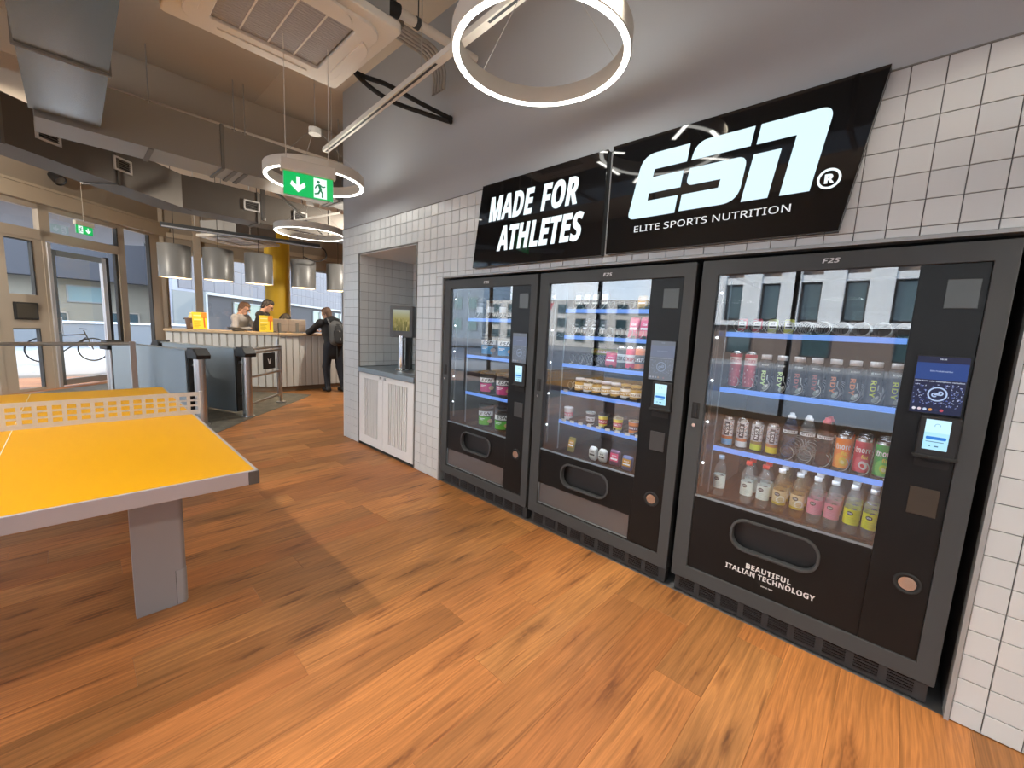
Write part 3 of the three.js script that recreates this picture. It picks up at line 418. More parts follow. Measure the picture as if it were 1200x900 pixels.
// print that repeats twice round the body so that its face shows from the front; u = 0.25 and 0.75 look to -x / +x
const printTex = (w, h, draw) => canvasTex(w, h, (c) => { for (let i = 0; i < 2; i++) { c.save(); c.beginPath(); c.rect(i * w / 2, 0, w / 2, h); c.clip(); c.translate(i * w / 2, 0); draw(c, w / 2, h); c.restore(); } });
const txt = (c, s, x, y, size, col, w, weight = 'bold') => { c.font = `${weight} ${size}px sans-serif`; c.fillStyle = col; c.textAlign = 'center'; c.fillText(s, x, y, w); };
const T = {}; const faceOut = (o) => { const m = o.position.z < -1.9 ? 0.62 : o.position.z < -0.82 ? 0.35 : 0.12; o.rotation.y = m; return o; };
const rdy = (col) => printTex(512, 256, (c, w, h) => { c.fillStyle = '#131314'; c.fillRect(0, 0, w, h); c.fillStyle = '#d8d8d2'; c.font = 'bold 20px sans-serif'; c.textAlign = 'center'; c.fillText('BE READY', w / 2, 30); c.save(); c.translate(w / 2 - 12, 140); c.rotate(Math.PI / 2); c.font = 'bold 74px sans-serif'; c.fillStyle = col; c.fillText('RDY', 0, 22, 150); c.restore(); c.fillStyle = '#cfd6cf'; c.fillRect(w / 2 + 34, 110, 14, 44); c.fillStyle = '#9aa08f'; c.beginPath(); c.ellipse(w / 2 + 30, 222, 40, 22, -0.4, 0, 7); c.fill(); c.fillStyle = '#e8e6da'; c.beginPath(); c.ellipse(w / 2 + 44, 208, 22, 13, -0.4, 0, 7); c.fill(); });
T.rdyGreen = rdy('#d4ee9a'); T.rdyOrange = rdy('#e8873c'); T.rdyYellow = rdy('#dfe62c'); T.rdyRed = rdy('#a5523f');
const canArt = (a, b) => printTex(512, 256, (c, w, h) => { c.fillStyle = '#c9ccd2'; c.fillRect(0, 0, w, h); let s = 5; const q = () => (s = (s * 16807) % 2147483647) / 2147483647; for (let i = 0; i < 120; i++) { c.fillStyle = [a, '#3b4350', '#e9eaee'][i % 3]; c.fillRect(q() * w, q() * 165, 14, 7); } c.fillStyle = '#202735'; c.fillRect(w / 2 - 34, 20, 68, 140); c.save(); c.translate(w / 2, 92); c.rotate(Math.PI / 2); c.font = 'bold 58px sans-serif'; c.textAlign = 'center'; c.fillStyle = '#f4f7fa'; c.fillText('ESN', 0, 21, 128); c.restore(); c.fillStyle = a; c.fillRect(0, 168, w, 30); c.fillStyle = b; c.fillRect(0, 198, w, 58); });
T.canBlue = canArt('#b9683a', '#4aa6e0'); T.canWhite = canArt('#b9683a', '#dfe6ee'); T.canLime = canArt('#8d7a35', '#c4d42c'); T.canYellow = canArt('#b06a2c', '#e2cf22');
const more = (bg, mid, fruit, drop) => printTex(512, 256, (c, w, h) => { c.fillStyle = bg; c.fillRect(0, 0, w, h); c.fillStyle = mid; c.beginPath(); c.ellipse(w / 2, 190, 80, 70, 0, 0, 7); c.fill(); c.fillStyle = fruit; c.beginPath(); c.ellipse(w / 2 + 14, 196, 46, 34, 0.4, 0, 7); c.fill(); c.fillStyle = drop; c.beginPath(); c.ellipse(w / 2 + 8, 200, 22, 15, 0.4, 0, 7); c.fill(); txt(c, 'more', w / 2, 92, 66, '#ffffff', 165); txt(c, 'fizz', w / 2 + 20, 140, 42, '#f6e04a', 100); c.strokeStyle = '#ffffff'; c.lineWidth = 4; c.beginPath(); c.arc(w / 2 - 66, 70, 22, 1, 5); c.stroke(); });
T.moreOrange = more('#f2821e', '#f6a52c', '#e8c63a', '#f7e9a0'); T.morePink = more('#c4173f', '#d8475e', '#f1dfe2', '#d61f2e'); T.moreGreen = more('#2ea949', '#6fce57', '#c5e23c', '#eef7b0');
const bottleLabel = (bg, ink, deco) => printTex(512, 192, (c, w, h) => { c.fillStyle = bg; c.fillRect(0, 0, w, h); if (deco) deco(c, w, h); c.fillStyle = '#171a1f'; c.beginPath(); c.ellipse(w / 2 - 26, 52, 34, 25, 0, 0, 7); c.fill(); txt(c, 'ViO', w / 2 - 26, 62, 28, '#f4f4f4', 52); c.strokeStyle = ink; c.lineWidth = 3; for (let i = 0; i < 4; i++) { c.beginPath(); c.moveTo(w / 2 - 60, 105 + i * 20); c.lineTo(w / 2 + 20 + (i * 37) % 50, 105 + i * 20); c.stroke(); } });
T.lWhite = bottleLabel('#dfeae4', '#8aa79a'); T.lBeige = bottleLabel('#dfc99a', '#b08a3c', (c, w) => { c.strokeStyle = '#f2f0e2'; c.lineWidth = 18; c.beginPath(); c.arc(w / 2 + 24, 120, 44, 0, 7); c.stroke(); c.fillStyle = '#c7a934'; c.fillRect(0, 160, w, 32); });
T.lPink = bottleLabel('#e08aa0', '#f3c2cd'); T.lYellow = bottleLabel('#e3e02c', '#a8a31c'); T.vit = printTex(512, 256, (c, w, h) => { c.fillStyle = '#b23a4a'; c.fillRect(0, 0, w, h); c.fillStyle = '#ead9d9'; c.fillRect(0, 26, w, 58); txt(c, 'VITAMIN', w / 2, 68, 38, '#a02c3e', 170); for (let i = 0; i < 14; i++) { c.fillStyle = i % 2 ? '#e8b9b9' : '#d2666f'; c.beginPath(); c.arc((i * 67) % w, 110 + (i * 41) % 130, 9, 0, 7); c.fill(); } });
T.vitWater = printTex(512, 128, (c, w, h) => { c.fillStyle = '#16181c'; c.fillRect(0, 0, w, h); c.fillStyle = '#e9edf0'; c.fillRect(0, 20, w, 52); txt(c, 'ACTIVE', w / 2, 60, 42, '#16181c', 170); });
const plastic = (r, g, b, rough = 0.1) => phys({ color: lin(r, g, b), transmission: 0.92, thickness: 0, roughness: rough, ior: 1.45 });
M.pClear = plastic(0.9, 0.94, 0.95); M.pBlue = plastic(0.25, 0.42, 0.7); M.pRed = plastic(0.28, 0.015, 0.03); M.pAmber = plastic(0.85, 0.76, 0.55); M.pPink = plastic(0.9, 0.75, 0.76); M.redCap = std(lin(0.6, 0.05, 0.04), 0.4); M.whiteCap = std(lin(0.78, 0.8, 0.82), 0.4); M.canMetal = std(lin(0.6, 0.6, 0.6), 0.25, { metalness: 0.9 });
const at = (z0, u, y, d = SD + 0.055) => [W + d, y, z0 + u];
const twist = Math.PI * 0; // labels: canvas halves centred on u = .25 / .75
function wrapPart(t, tex, r, y0, y1) { const [g, m] = wrap(tex, r, y0, y1); const k = mesh('label', g, m, t); return k; }
function can(label, group, tex, p, r = 0.0285, h = 0.158) {
  const t = thing('drink_can', label, 'can', p, 0, group); wrapPart(t, tex, r, 0.012, h - 0.014);
  mesh('can_body', lathe([[0.001, 0.004], [r * 0.72, 0], [r * 0.8, 0.002], [r * 0.99, 0.012], [r * 0.99, h - 0.014], [r * 0.84, h - 0.002], [r * 0.84, h], [r * 0.8, h], [r * 0.79, h - 0.005], [0.001, h - 0.005]]), M.canMetal, t); return t;
}
function carton(label, group, tex, p) { // tall slim bottle with sleeve and white cap
  const t = thing('shake_bottle', label, 'bottle', p, 0, group), r = 0.0305; wrapPart(t, tex, r, 0.004, 0.152); mesh('bottle_body', lathe([[0.001, 0.001], [r * 0.95, 0.001], [r * 0.99, 0.006], [r * 0.99, 0.150], [r * 0.9, 0.158], [0.022, 0.163], [0.022, 0.166], [0.001, 0.166]]), M.black, t);
  mesh('cap', lathe([[0.001, 0.191], [0.022, 0.191], [0.0235, 0.189], [0.0235, 0.166], [0.001, 0.166]], 24), M.whiteCap, t); return t;
}
const waterProfile = [[0.001, 0.006], [0.020, 0], [0.026, 0.004], [0.0295, 0.02], [0.0285, 0.035], [0.030, 0.045], [0.030, 0.115], [0.0305, 0.13], [0.0295, 0.15], [0.025, 0.175], [0.0145, 0.198], [0.0135, 0.215]];
function waterBottle(label, group, tex, body, cap, p, liquid) {
  const t = thing('drink_bottle', label, 'bottle', p, 0, group); mesh('bottle_body', lathe(waterProfile), body, t); wrapPart(t, tex, 0.0308, 0.048, 0.122); if (liquid) mesh('liquid', lathe([[0.001, 0.01], [0.0265, 0.012], [0.0275, 0.04], [0.0285, 0.05], [0.0285, 0.15], [0.024, 0.168], [0.001, 0.168]]), liquid, t);
  mesh('cap', lathe([[0.001, 0.233], [0.014, 0.233], [0.0155, 0.230], [0.0155, 0.212], [0.001, 0.212]], 20), cap, t); mesh('foot_ridges', [0, 1, 2, 3, 4].map((i) => new THREE.SphereGeometry(0.009, 8, 6).scale(1, 0.9, 1).translate(0.019 * Math.cos(i * 1.2566), 0.0085, 0.019 * Math.sin(i * 1.2566))), body, t); return t;
}
function curvyBottle(label, group, body, tex, p) { const t = thing('drink_bottle', label, 'bottle', p, 0, group); mesh('bottle_body', lathe([[0.001, 0.004], [0.024, 0], [0.030, 0.012], [0.029, 0.05], [0.027, 0.075], [0.030, 0.105], [0.0315, 0.14], [0.030, 0.17], [0.023, 0.195], [0.017, 0.206], [0.017, 0.212]]), body, t); wrapPart(t, tex, 0.0318, 0.118, 0.156); mesh('cap', lathe([[0.001, 0.237], [0.010, 0.237], [0.012, 0.226], [0.0175, 0.222], [0.0175, 0.21], [0.001, 0.21]], 20), body === M.pRed ? M.redCap : M.cap, t); return t; }
// nearest machine
const RG = 'shake bottles on the second shelf of the nearest machine';
can('left pink vitamin drink beside a second one, second shelf of nearest machine', undefined, T.vit, at(Z1, lane(0), 1.153), 0.029, 0.2); can('right pink vitamin drink, next to the first black bottle', undefined, T.vit, at(Z1, lane(1), 1.153), 0.029, 0.2);
[['leftmost', 'rdyGreen', 'pale green lettering'], ['second', 'rdyGreen', 'pale green lettering'], ['left', 'rdyRed', 'dull red lettering'], ['right', 'rdyRed', 'dull red lettering'], ['left', 'rdyOrange', 'bright orange lettering'], ['right', 'rdyOrange', 'bright orange lettering'], ['left', 'rdyYellow', 'bright yellow lettering'], ['rightmost', 'rdyYellow', 'bright yellow lettering']].forEach(([w, k, d], i) => carton(`black bottle with ${d} and white cap, ${w} of its flavour pair`, RG, T[k], at(Z1, lane(i + 2), 1.153)));
for (const [w, k, i, d] of [['blue bottom band', 'canBlue', 0], ['white bottom band', 'canWhite', 1], ['lime green bottom band', 'canLime', 2], ['yellow bottom band', 'canYellow', 3]]) can(`slim patterned can with ${w} in the nearest machine`, 'slim cans on the third shelf', T[k], at(Z1, lane(i), 0.823), 0.0275, 0.165);
curvyBottle('blue tinted clear sports bottle beside the slim cans', undefined, M.pBlue, T.vitWater, at(Z1, lane(4), 0.823)); curvyBottle('colourless clear sports bottle between blue and dark red bottles', undefined, M.pClear, T.vitWater, at(Z1, lane(5), 0.823)); curvyBottle('dark red sports bottle beside the orange can', undefined, M.pRed, T.vitWater, at(Z1, lane(6), 0.823)); curvyBottle('dark red sports bottle standing behind another dark red one', undefined, M.pRed, T.vitWater, at(Z1, lane(6) + 0.004, 0.823, SD + 0.125));
for (const [k, w, i] of [['moreOrange', 'orange', 7], ['morePink', 'crimson', 8], ['moreGreen', 'green', 9]]) { can(`front ${w} soda can with white lettering and fruit`, 'front soda cans on the third shelf', T[k], at(Z1, lane(i), 0.823), 0.031, 0.168); for (const [n, d] of [['second', 0.125], ['third', 0.195]]) can(`${w} soda can, ${n} in line behind the front ${w} can`, undefined, T[k], at(Z1, lane(i), 0.823, SD + d), 0.031, 0.168); }
const BY = 0.537, dB = SD + 0.03;
waterBottle('single water bottle with pale blue cap at far left of the bottom row', undefined, T.lWhite, M.pClear, std(lin(0.35, 0.55, 0.75), 0.4), at(Z1, 0.128, BY, dB));
[[0.268, 'left'], [0.346, 'right']].forEach(([u, w]) => { waterBottle(`${w} front water bottle with red cap on the bottom row`, undefined, T.lWhite, M.pClear, M.redCap, at(Z1, u, BY, dB)); waterBottle(`red-capped water bottle standing behind the ${w} front one`, undefined, T.lWhite, M.pClear, M.redCap, at(Z1, u, BY, dB + 0.075)); });
for (const [us, tex, body, c] of [[[0.42, 0.498], 'lBeige', M.pAmber, 'beige'], [[0.57, 0.638], 'lPink', M.pClear, 'pink'], [[0.712, 0.78], 'lYellow', M.pClear, 'yellow']]) us.forEach((u, i) => { const w = i ? 'right' : 'left'; waterBottle(`${w} front bottle with ${c} label and white cap`, undefined, T[tex], body, M.whiteCap, at(Z1, u, BY, dB)); for (const [n, d] of [['second', 0.075], ['third', 0.15]]) waterBottle(`${c}-labelled bottle, ${n} in line behind the ${w} front ${c} one`, undefined, T[tex], body, M.whiteCap, at(Z1, u, BY, dB + d)); });
// snack packs lying in the top coils of the nearest machine
function pack(label, group, col, p, w = 0.05, h = 0.12, d = 0.016, lean = 0.25, tex) {
  const t = thing('snack_pack', label, 'snack', p, 0, group), g = new RoundedBoxGeometry(d, h, w, 4, d * 0.48).translate(0, h / 2, 0), q = g.attributes.position;
  for (let i = 0; i < q.count; i++) { const v = q.getY(i) / h, e = Math.pow(Math.abs(v * 2 - 1), 4); q.setX(i, q.getX(i) * (1 - 0.8 * e)); } g.rotateZ(-lean); g.computeVertexNormals();
  mesh('wrapper', g, std(col, 0.35, { metalness: 0.2 }), t); const f = new THREE.PlaneGeometry(w * 0.78, h * 0.5).rotateY(-Math.PI / 2).translate(-d / 2 - 0.0006, h * 0.55, 0).rotateZ(-lean); mesh('print', f, std(0xffffff, 0.4, { map: tex ?? T.packWhite }), t); return t;
}
const packPrint = (bg, fg, word) => canvasTex(128, 160, (c, w, h) => { c.fillStyle = bg; c.fillRect(0, 0, w, h); c.fillStyle = fg; c.fillRect(10, 96, w - 20, 34); txt(c, word, w / 2, 66, 40, fg, 112); });
T.packWhite = packPrint('#e8e4da', '#2b2b2b', 'BAR'); T.packPink = packPrint('#e24a78', '#ffffff', 'ESN'); T.packDark = packPrint('#1d1c1e', '#e6e6e6', 'ESN'); T.packBlue = packPrint('#28418a', '#ffffff', 'BAR'); T.packGold = packPrint('#d69a2c', '#ffffff', 'NUT');
[[0, lin(0.6, 0.04, 0.06), 'red'], [1, lin(0.6, 0.08, 0.12), 'rosy'], [2, lin(0.55, 0.6, 0.25), 'pale green'], [3, lin(0.62, 0.58, 0.12), 'yellow']].forEach(([i, c, n]) => pack(`${n} snack pack in a coil on the top shelf of the nearest machine`, undefined, c, at(Z1, lane(i), 1.455, SD + 0.1), 0.046, 0.075, 0.02, 0.05, T.packWhite));
// middle machine: packs, cans, jars and cups
[0, 1, 2, 3].forEach((i) => { pack(`black and white pack, ${['first', 'second', 'third', 'fourth'][i]} from left in the top coils of the middle machine`, undefined, lin(0.02, 0.02, 0.022), at(Z2, mid6[i], 1.573, SD + 0.07), 0.058, 0.13, 0.02, 0.12, T.packWhite); pack(`dark bar with white print, ${['first', 'second', 'third', 'fourth'][i]} from left on the middle machine's second shelf`, undefined, lin(0.03, 0.03, 0.04), at(Z2, mid6[i], 1.390, SD + 0.07), 0.056, 0.12, 0.02, 0.12, T.packDark); });
pack('golden pack at the right end of the top shelf, middle machine', undefined, lin(0.6, 0.36, 0.08), at(Z2, 0.636, 1.573), 0.066, 0.09, 0.03, 0.05, T.packGold);
[[0.585, 'left'], [0.66, 'right']].forEach(([i, w]) => pack(`${w} of two pink packs on the second shelf, middle machine`, 'pink packs', lin(0.7, 0.06, 0.16), at(Z2, i, 1.390), 0.07, 0.14, 0.025, 0.2, T.packPink));
const bandTex = (bg, band, word, ink = '#fff') => printTex(256, 128, (c, w, h) => { c.fillStyle = bg; c.fillRect(0, 0, w, h); c.fillStyle = band; c.fillRect(0, 40, w, 56); txt(c, word, w / 2, 82, 36, ink, 112); });
T.cOrange = bandTex('#d9661f', '#2b1b14', 'CHIPS'); T.cDark = bandTex('#1d2227', '#c9d2d6', 'ZERO', '#111'); T.cPinkBand = bandTex('#d8345a', '#f3ecec', 'CHIPS', '#c22'); T.jGold = bandTex('#c79a3a', '#f4efdf', 'NUTS', '#7a4a10'); T.jWhite = bandTex('#e6e2d6', '#b98d2f', 'NUTS'); T.cupPink = bandTex('#e9dcdc', '#d95b72', 'OATS'); T.cupRed = bandTex('#e8d24a', '#c7283a', 'OATS'); T.cupOrange = bandTex('#e57a1a', '#7a2c12', 'OATS'); T.cupDark = bandTex('#2a2f35', '#d9dcde', 'OATS', '#222');
pack('wide crimson pack on the third shelf of the middle machine', undefined, lin(0.6, 0.04, 0.09), at(Z2, 0.443, 1.19), 0.09, 0.1, 0.03, 0.1, T.packPink); can('tall dark can on the third shelf of the middle machine', undefined, T.cDark, at(Z2, 0.52, 1.187), 0.03, 0.15); can('tall dark can with pink band beside the orange one', undefined, T.cPinkBand, at(Z2, 0.585, 1.187), 0.03, 0.15); can('tall orange can at the right end, third shelf of middle machine', undefined, T.cOrange, at(Z2, 0.65, 1.187), 0.031, 0.155);
pack('flat yellow-green pack lying behind the empty coils of the middle machine', undefined, lin(0.5, 0.52, 0.02), at(Z2, 0.25, 1.25, SD + 0.3), 0.24, 0.05, 0.03, 0.05, T.packGold);
function jar(label, group, tex, lid, p, r = 0.034, h = 0.085) { const t = thing('snack_jar', label, 'jar', p, 0, group); mesh('jar_body', lathe([[0.001, 0.001], [r * 0.94, 0.001], [r, 0.006], [r, h - 0.008], [r * 0.9, h], [0.001, h]]), M.pAmber, t); wrapPart(t, tex, r + 0.0006, 0.012, h - 0.014); mesh('lid', lathe([[0.001, h + 0.016], [r * 0.9, h + 0.016], [r * 0.95, h + 0.013], [r * 0.95, h], [0.001, h]]), lid, t); return t; }
M.goldLid = std(lin(0.62, 0.42, 0.12), 0.35, { metalness: 0.6 });
mid6.slice(1, 8).forEach((u, i) => jar(`jar with ${i % 2 ? 'white' : 'gold'} label, ${['first', 'second', 'third', 'fourth', 'fifth', 'sixth', 'seventh'][i]} from left in the jar row`, 'jars on the fourth shelf of the middle machine', i % 2 ? T.jWhite : T.jGold, i > 4 ? M.goldLid : M.whiteCap, at(Z2, u, 0.989)));
function cup(label, tex, lid, p) { const t = thing('snack_cup', label, 'cup', p), r = 0.034, h = 0.082; mesh('cup_body', lathe([[0.001, 0.001], [r * 0.8, 0.001], [r * 0.98, h], [r * 1.05, h], [r * 1.05, h + 0.004]]), M.white, t); const g = new THREE.CylinderGeometry(r * 0.985, r * 0.83, h - 0.012, 28, 1, true).translate(0, h / 2 + 0.001, 0); mesh('label', g, std(0xffffff, 0.4, { map: tex }), t); mesh('lid', lathe([[0.001, h + 0.012], [r * 0.9, h + 0.011], [r * 1.06, h + 0.006], [r * 1.06, h], [0.001, h]]), lid, t); return t; }
cup('pink and white cup at the left of the fifth shelf, middle machine', T.cupPink, M.whiteCap, at(Z2, 0.125, 0.772)); cup('dark cup with pale band, fifth shelf of middle machine', T.cupDark, M.pClear, at(Z2, 0.315, 0.772)); cup('left of two red and yellow cups, fifth shelf of middle machine', T.cupRed, M.rubber, at(Z2, 0.419, 0.772)); cup('right of two red and yellow cups, fifth shelf of middle machine', T.cupRed, M.pAmber, at(Z2, 0.532, 0.772)); cup('orange cup at the right end of the fifth shelf, middle machine', T.cupOrange, M.pAmber, at(Z2, 0.647, 0.772));
pack('tilted black and yellow pack at the left of the bottom tray, middle machine', undefined, lin(0.25, 0.2, 0.02), at(Z2, 0.165, 0.53), 0.06, 0.11, 0.02, 0.2, T.packGold);
[[0.385, 'left'], [0.461, 'right']].forEach(([u, w]) => pack(`${w} of two white boxes on the bottom tray, middle machine`, 'white boxes', lin(0.75, 0.75, 0.72), at(Z2, u, 0.53, SD + 0.02), 0.062, 0.1, 0.045, 0.0, T.packWhite)); pack('dark purple pack beside the white boxes, bottom tray', undefined, lin(0.12, 0.04, 0.1), at(Z2, 0.545, 0.53, SD + 0.03), 0.075, 0.11, 0.03, 0.05, T.packPink); pack('blue and yellow pack at the right end of the bottom tray, middle machine', undefined, lin(0.1, 0.14, 0.3), at(Z2, 0.65, 0.53, SD + 0.01), 0.075, 0.1, 0.035, 0.03, T.packGold);
// farthest machine: shakers and protein tubs
const tubTex = (col) => printTex(512, 256, (c, w, h) => { c.fillStyle = '#181a1c'; c.fillRect(0, 0, w, h); c.fillStyle = '#f0f2f2'; c.fillRect(24, 16, w - 48, 74); c.font = 'bold italic 66px sans-serif'; c.textAlign = 'center'; c.fillStyle = '#141414'; c.fillText('ESN', w / 2, 76, 170); c.fillStyle = col; c.beginPath(); c.moveTo(38, 104); c.lineTo(w - 60, 104); c.lineTo(w - 80, 240); c.lineTo(50, 240); c.closePath(); c.fill(); c.fillStyle = '#d9b58a'; c.beginPath(); c.arc(w - 62, 176, 34, 0, 7); c.fill(); c.fillStyle = '#ffffff'; c.fillRect(60, 130, 70, 12); c.fillRect(60, 152, 54, 8); });
T.tubBlue = tubTex('#3aa0d8'); T.tubPink = tubTex('#d6317e'); T.tubGreen = tubTex('#55b82f');
function tub(label, group, tex, p) { const t = thing('protein_tub', label, 'tub', p, 0, group), r = 0.068, h = 0.165; mesh('tub_body', lathe([[0.001, 0.001], [r * 0.92, 0.001], [r, 0.01], [r, h - 0.012], [r * 0.92, h], [0.001, h]], 32), M.black, t); wrapPart(t, tex, r + 0.0008, 0.01, h - 0.016); mesh('lid', lathe([[0.001, h + 0.028], [r * 0.92, h + 0.028], [r * 0.97, h + 0.023], [r * 0.97, h], [0.001, h]], 32), M.black, t); return t; }
for (const [tex, c, y] of [['tubBlue', 'blue', 1.17], ['tubPink', 'pink', 0.837], ['tubGreen', 'green', 0.537]]) [[0.27, 'left'], [0.48, 'right']].forEach(([u, w]) => tub(`${w} protein tub with ${c} label and white top panel, farthest machine`, 'protein tubs', T[tex], at(Z3, u, y, SD + 0.09)));
function shaker(label, p) { const t = thing('shaker_bottle', label, 'shaker', p), r = 0.042; mesh('shaker_cup', lathe([[0.001, 0.001], [r * 0.75, 0.001], [r * 0.8, 0.01], [r, 0.13], [r, 0.14], [0.001, 0.14]]), phys({ color: lin(0.05, 0.06, 0.07), roughness: 0.25, clearcoat: 0.3 }), t); mesh('lid', lathe([[0.001, 0.182], [0.014, 0.182], [0.016, 0.165], [r * 0.95, 0.16], [r * 1.04, 0.155], [r * 1.04, 0.135], [0.001, 0.135]]), M.black, t); mesh('print', new THREE.CylinderGeometry(r * 0.98, r * 0.9, 0.05, 16, 1, true, Math.PI * 1.25, Math.PI / 2).translate(0, 0.075, 0), M.whiteCap, t); return t; }
[[0.15, 'left'], [0.295, 'middle'], [0.44, 'right']].forEach(([u, w]) => shaker(`${w} of three dark shaker bottles on the farthest machine's top shelf`, at(Z3, u, 1.493, SD + 0.08)));

scene.children.filter((o) => /^(drink_can|shake_bottle|drink_bottle|snack_jar|snack_cup|protein_tub|shaker_bottle)/.test(o.name)).forEach(faceOut);
// ------------------------------------------------------------------ table tennis table
{
  const t = thing('ping_pong_table', 'yellow table tennis table with aluminium edge and flat metal legs', 'table', [-0.257, 0, -3.31]), hx = 0.7625, hz = 1.37;
  mesh('tabletop', rb(-hx + 0.012, hx - 0.012, 0.735, 0.765, -hz + 0.012, hz - 0.012, 0.002), M.yellow, t);
  lab(mesh('edge_frame', [rb(-hx, hx, 0.705, 0.764, -hz, -hz + 0.014, 0.002), rb(-hx, hx, 0.705, 0.764, hz - 0.014, hz, 0.002), rb(-hx, -hx + 0.014, 0.705, 0.764, -hz, hz, 0.002), rb(hx - 0.014, hx, 0.705, 0.764, -hz, hz, 0.002)], std(lin(0.50, 0.47, 0.50), 0.42, { metalness: 0.35 }), t), 'brushed aluminium edge');
  for (const [a, b] of [[1, 1], [1, -1], [-1, 1], [-1, -1]]) mesh('corner_cap', rb(Math.min(a * hx, a * (hx - 0.035)) - 0.003, Math.max(a * hx, a * (hx - 0.035)) + 0.003, 0.704, 0.762, Math.min(b * hz, b * (hz - 0.012)) - 0.003, Math.max(b * hz, b * (hz - 0.012)) + 0.003, 0.004), std(lin(0.10, 0.085, 0.075), 0.6), t);
  mesh('centre_line', bx(-0.0015, 0.0015, 0.765, 0.7654, -hz + 0.02, hz - 0.02), M.white, t);
  mesh('underframe', [beam([-0.55, 0.69, -0.9], [0.55, 0.69, -0.9], 0.05, 0.05), beam([-0.55, 0.69, 0.9], [0.55, 0.69, 0.9], 0.05, 0.05), beam([-0.5, 0.69, -0.9], [-0.5, 0.69, 0.9], 0.05, 0.05), beam([0.5, 0.69, -0.9], [0.5, 0.69, 0.9], 0.05, 0.05)], M.alu, t);
  for (const [sx, sz] of [[1, 1], [-1, 1], [1, -1], [-1, -1]]) {
    const S = new THREE.Shape(); S.moveTo(-0.098, -0.022); S.lineTo(0.072, -0.022); S.absarc(0.072, 0, 0.022, -Math.PI / 2, Math.PI / 2, false); S.lineTo(-0.098, 0.022); S.closePath();
    const g = ext(S, 0.705, 0.0015, 10).rotateX(-Math.PI / 2); if (sx < 0) g.rotateY(Math.PI); const l = mesh('leg', g, std(lin(0.34, 0.34, 0.35), 0.45, { metalness: 0.3 }), t); l.position.set(sx * 0.47, 0.001, sz * 0.87);
    const K = new THREE.Shape(); K.moveTo(0.052, -0.0235); K.lineTo(0.072, -0.0235); K.absarc(0.072, 0, 0.0238, -Math.PI / 2, Math.PI / 2, false); K.lineTo(0.052, 0.0235); K.closePath();
    mesh('foot_cover', ext(K, 0.17, 0.001, 10).rotateX(-Math.PI / 2).rotateY(sx < 0 ? Math.PI : 0).translate(0, 0.006, 0), std(lin(0.37, 0.37, 0.38), 0.42, { metalness: 0.3 }), l);
    mesh('leg_gap', bx(sx * 0.0505, sx * 0.0525, 0.005, 0.175, -0.0228, 0.0228), M.rubber, l);
  }
  // perforated metal net
  const n = 29, x0 = -0.80, x1 = 0.80, S = new THREE.Shape(); S.moveTo(x0, 0); S.lineTo(x1, 0); S.lineTo(x1, 0.145); S.lineTo(x0, 0.145); S.closePath();
  const p = (x1 - x0 - 0.02) / n; for (let i = 0; i < n; i++) for (let j = 0; j < 3; j++) { const cx = x0 + 0.01 + p * (i + 0.5), cy = 0.04 + j * 0.034; S.holes.push(rectPath(cx - 0.018, cy - 0.0115, cx + 0.018, cy + 0.0115)); }
  lab(mesh('net', ext(S, 0.004).translate(0, 0.764, -0.002), M.netMetal, t), 'perforated pale metal net');
  for (const s of [-1, 1]) { const np = mesh('net_post', rb(s * 0.80 - 0.008, s * 0.80 + 0.008, 0.69, 0.912, -0.012, 0.012, 0.003), M.alu, t); mesh('net_clamp', bx(Math.min(s * 0.70, s * 0.805), Math.max(s * 0.70, s * 0.805), 0.685, 0.70, -0.02, 0.02), M.alu, np); }
}
// ------------------------------------------------------------------ turnstiles, rail and gate
const TA = 0.379;
function turnstile(p, label) {
  const t = thing('turnstile', label, 'turnstile', p, TA, 'turnstiles of the entrance gate'), L = -1.95;
  for (const z of [0, L]) { const po = mesh('post', cyl(0.062, 0.062, 0.87, 28), M.steel, t); po.position.z = z; mesh('base_ring', cyl(0.085, 0.085, 0.01, 28), M.steel, po);
    const S = new THREE.Shape(); S.moveTo(-0.10, 0.85); S.lineTo(0.09, 0.85); S.lineTo(0.10, 0.90); S.lineTo(0.03, 0.98); S.lineTo(-0.09, 0.985); S.lineTo(-0.11, 0.93); S.closePath();
    const h = mesh('reader_head', ext(S, 0.15, 0.012).translate(0, 0, -0.075).rotateY(z ? Math.PI / 2 : -Math.PI / 2), M.black, t); h.position.z = z; mesh('reader_window', rb(-0.05, 0.05, 0.955, 0.972, -0.03, 0.03, 0.006), std(lin(0.07, 0.075, 0.04), 0.3), h); }
  lab(mesh('side_panel', rb(-0.06, 0.06, 0.05, 0.945, L + 0.16, -0.17, 0.006), M.steelBrushed, t), 'brushed steel side panel');
  mesh('top_cover', rb(-0.066, 0.066, 0.945, 0.958, L + 0.13, -0.14, 0.004), M.steelBrushed, t); mesh('end_gap', bx(-0.045, 0.045, 0.06, 0.93, L + 0.13, -0.14), M.rubber, t); mesh('bracket', [bx(-0.015, 0.015, 0.3, 0.33, -0.16, -0.05), bx(-0.015, 0.015, 0.75, 0.78, -0.16, -0.05)], M.steel, t);
  mesh('rotor_arm', [bar([0.06, 0.86, -0.9], [0.2, 0.86, -0.9], 0.03), bar([0.2, 0.86, -0.9], [0.62, 0.9, -0.9], 0.018), bar([0.2, 0.86, -0.9], [0.24, 0.45, -0.75], 0.018)], M.steel, t); return t;
}
const ts = turnstile([1.06, 0.004, -6.44], 'nearer brushed steel turnstile, just behind the table tennis net');
copyOf(ts, [1.635, 0.004, -6.68], TA, 'farther turnstile of brushed steel, next to the guard rail with V sign');
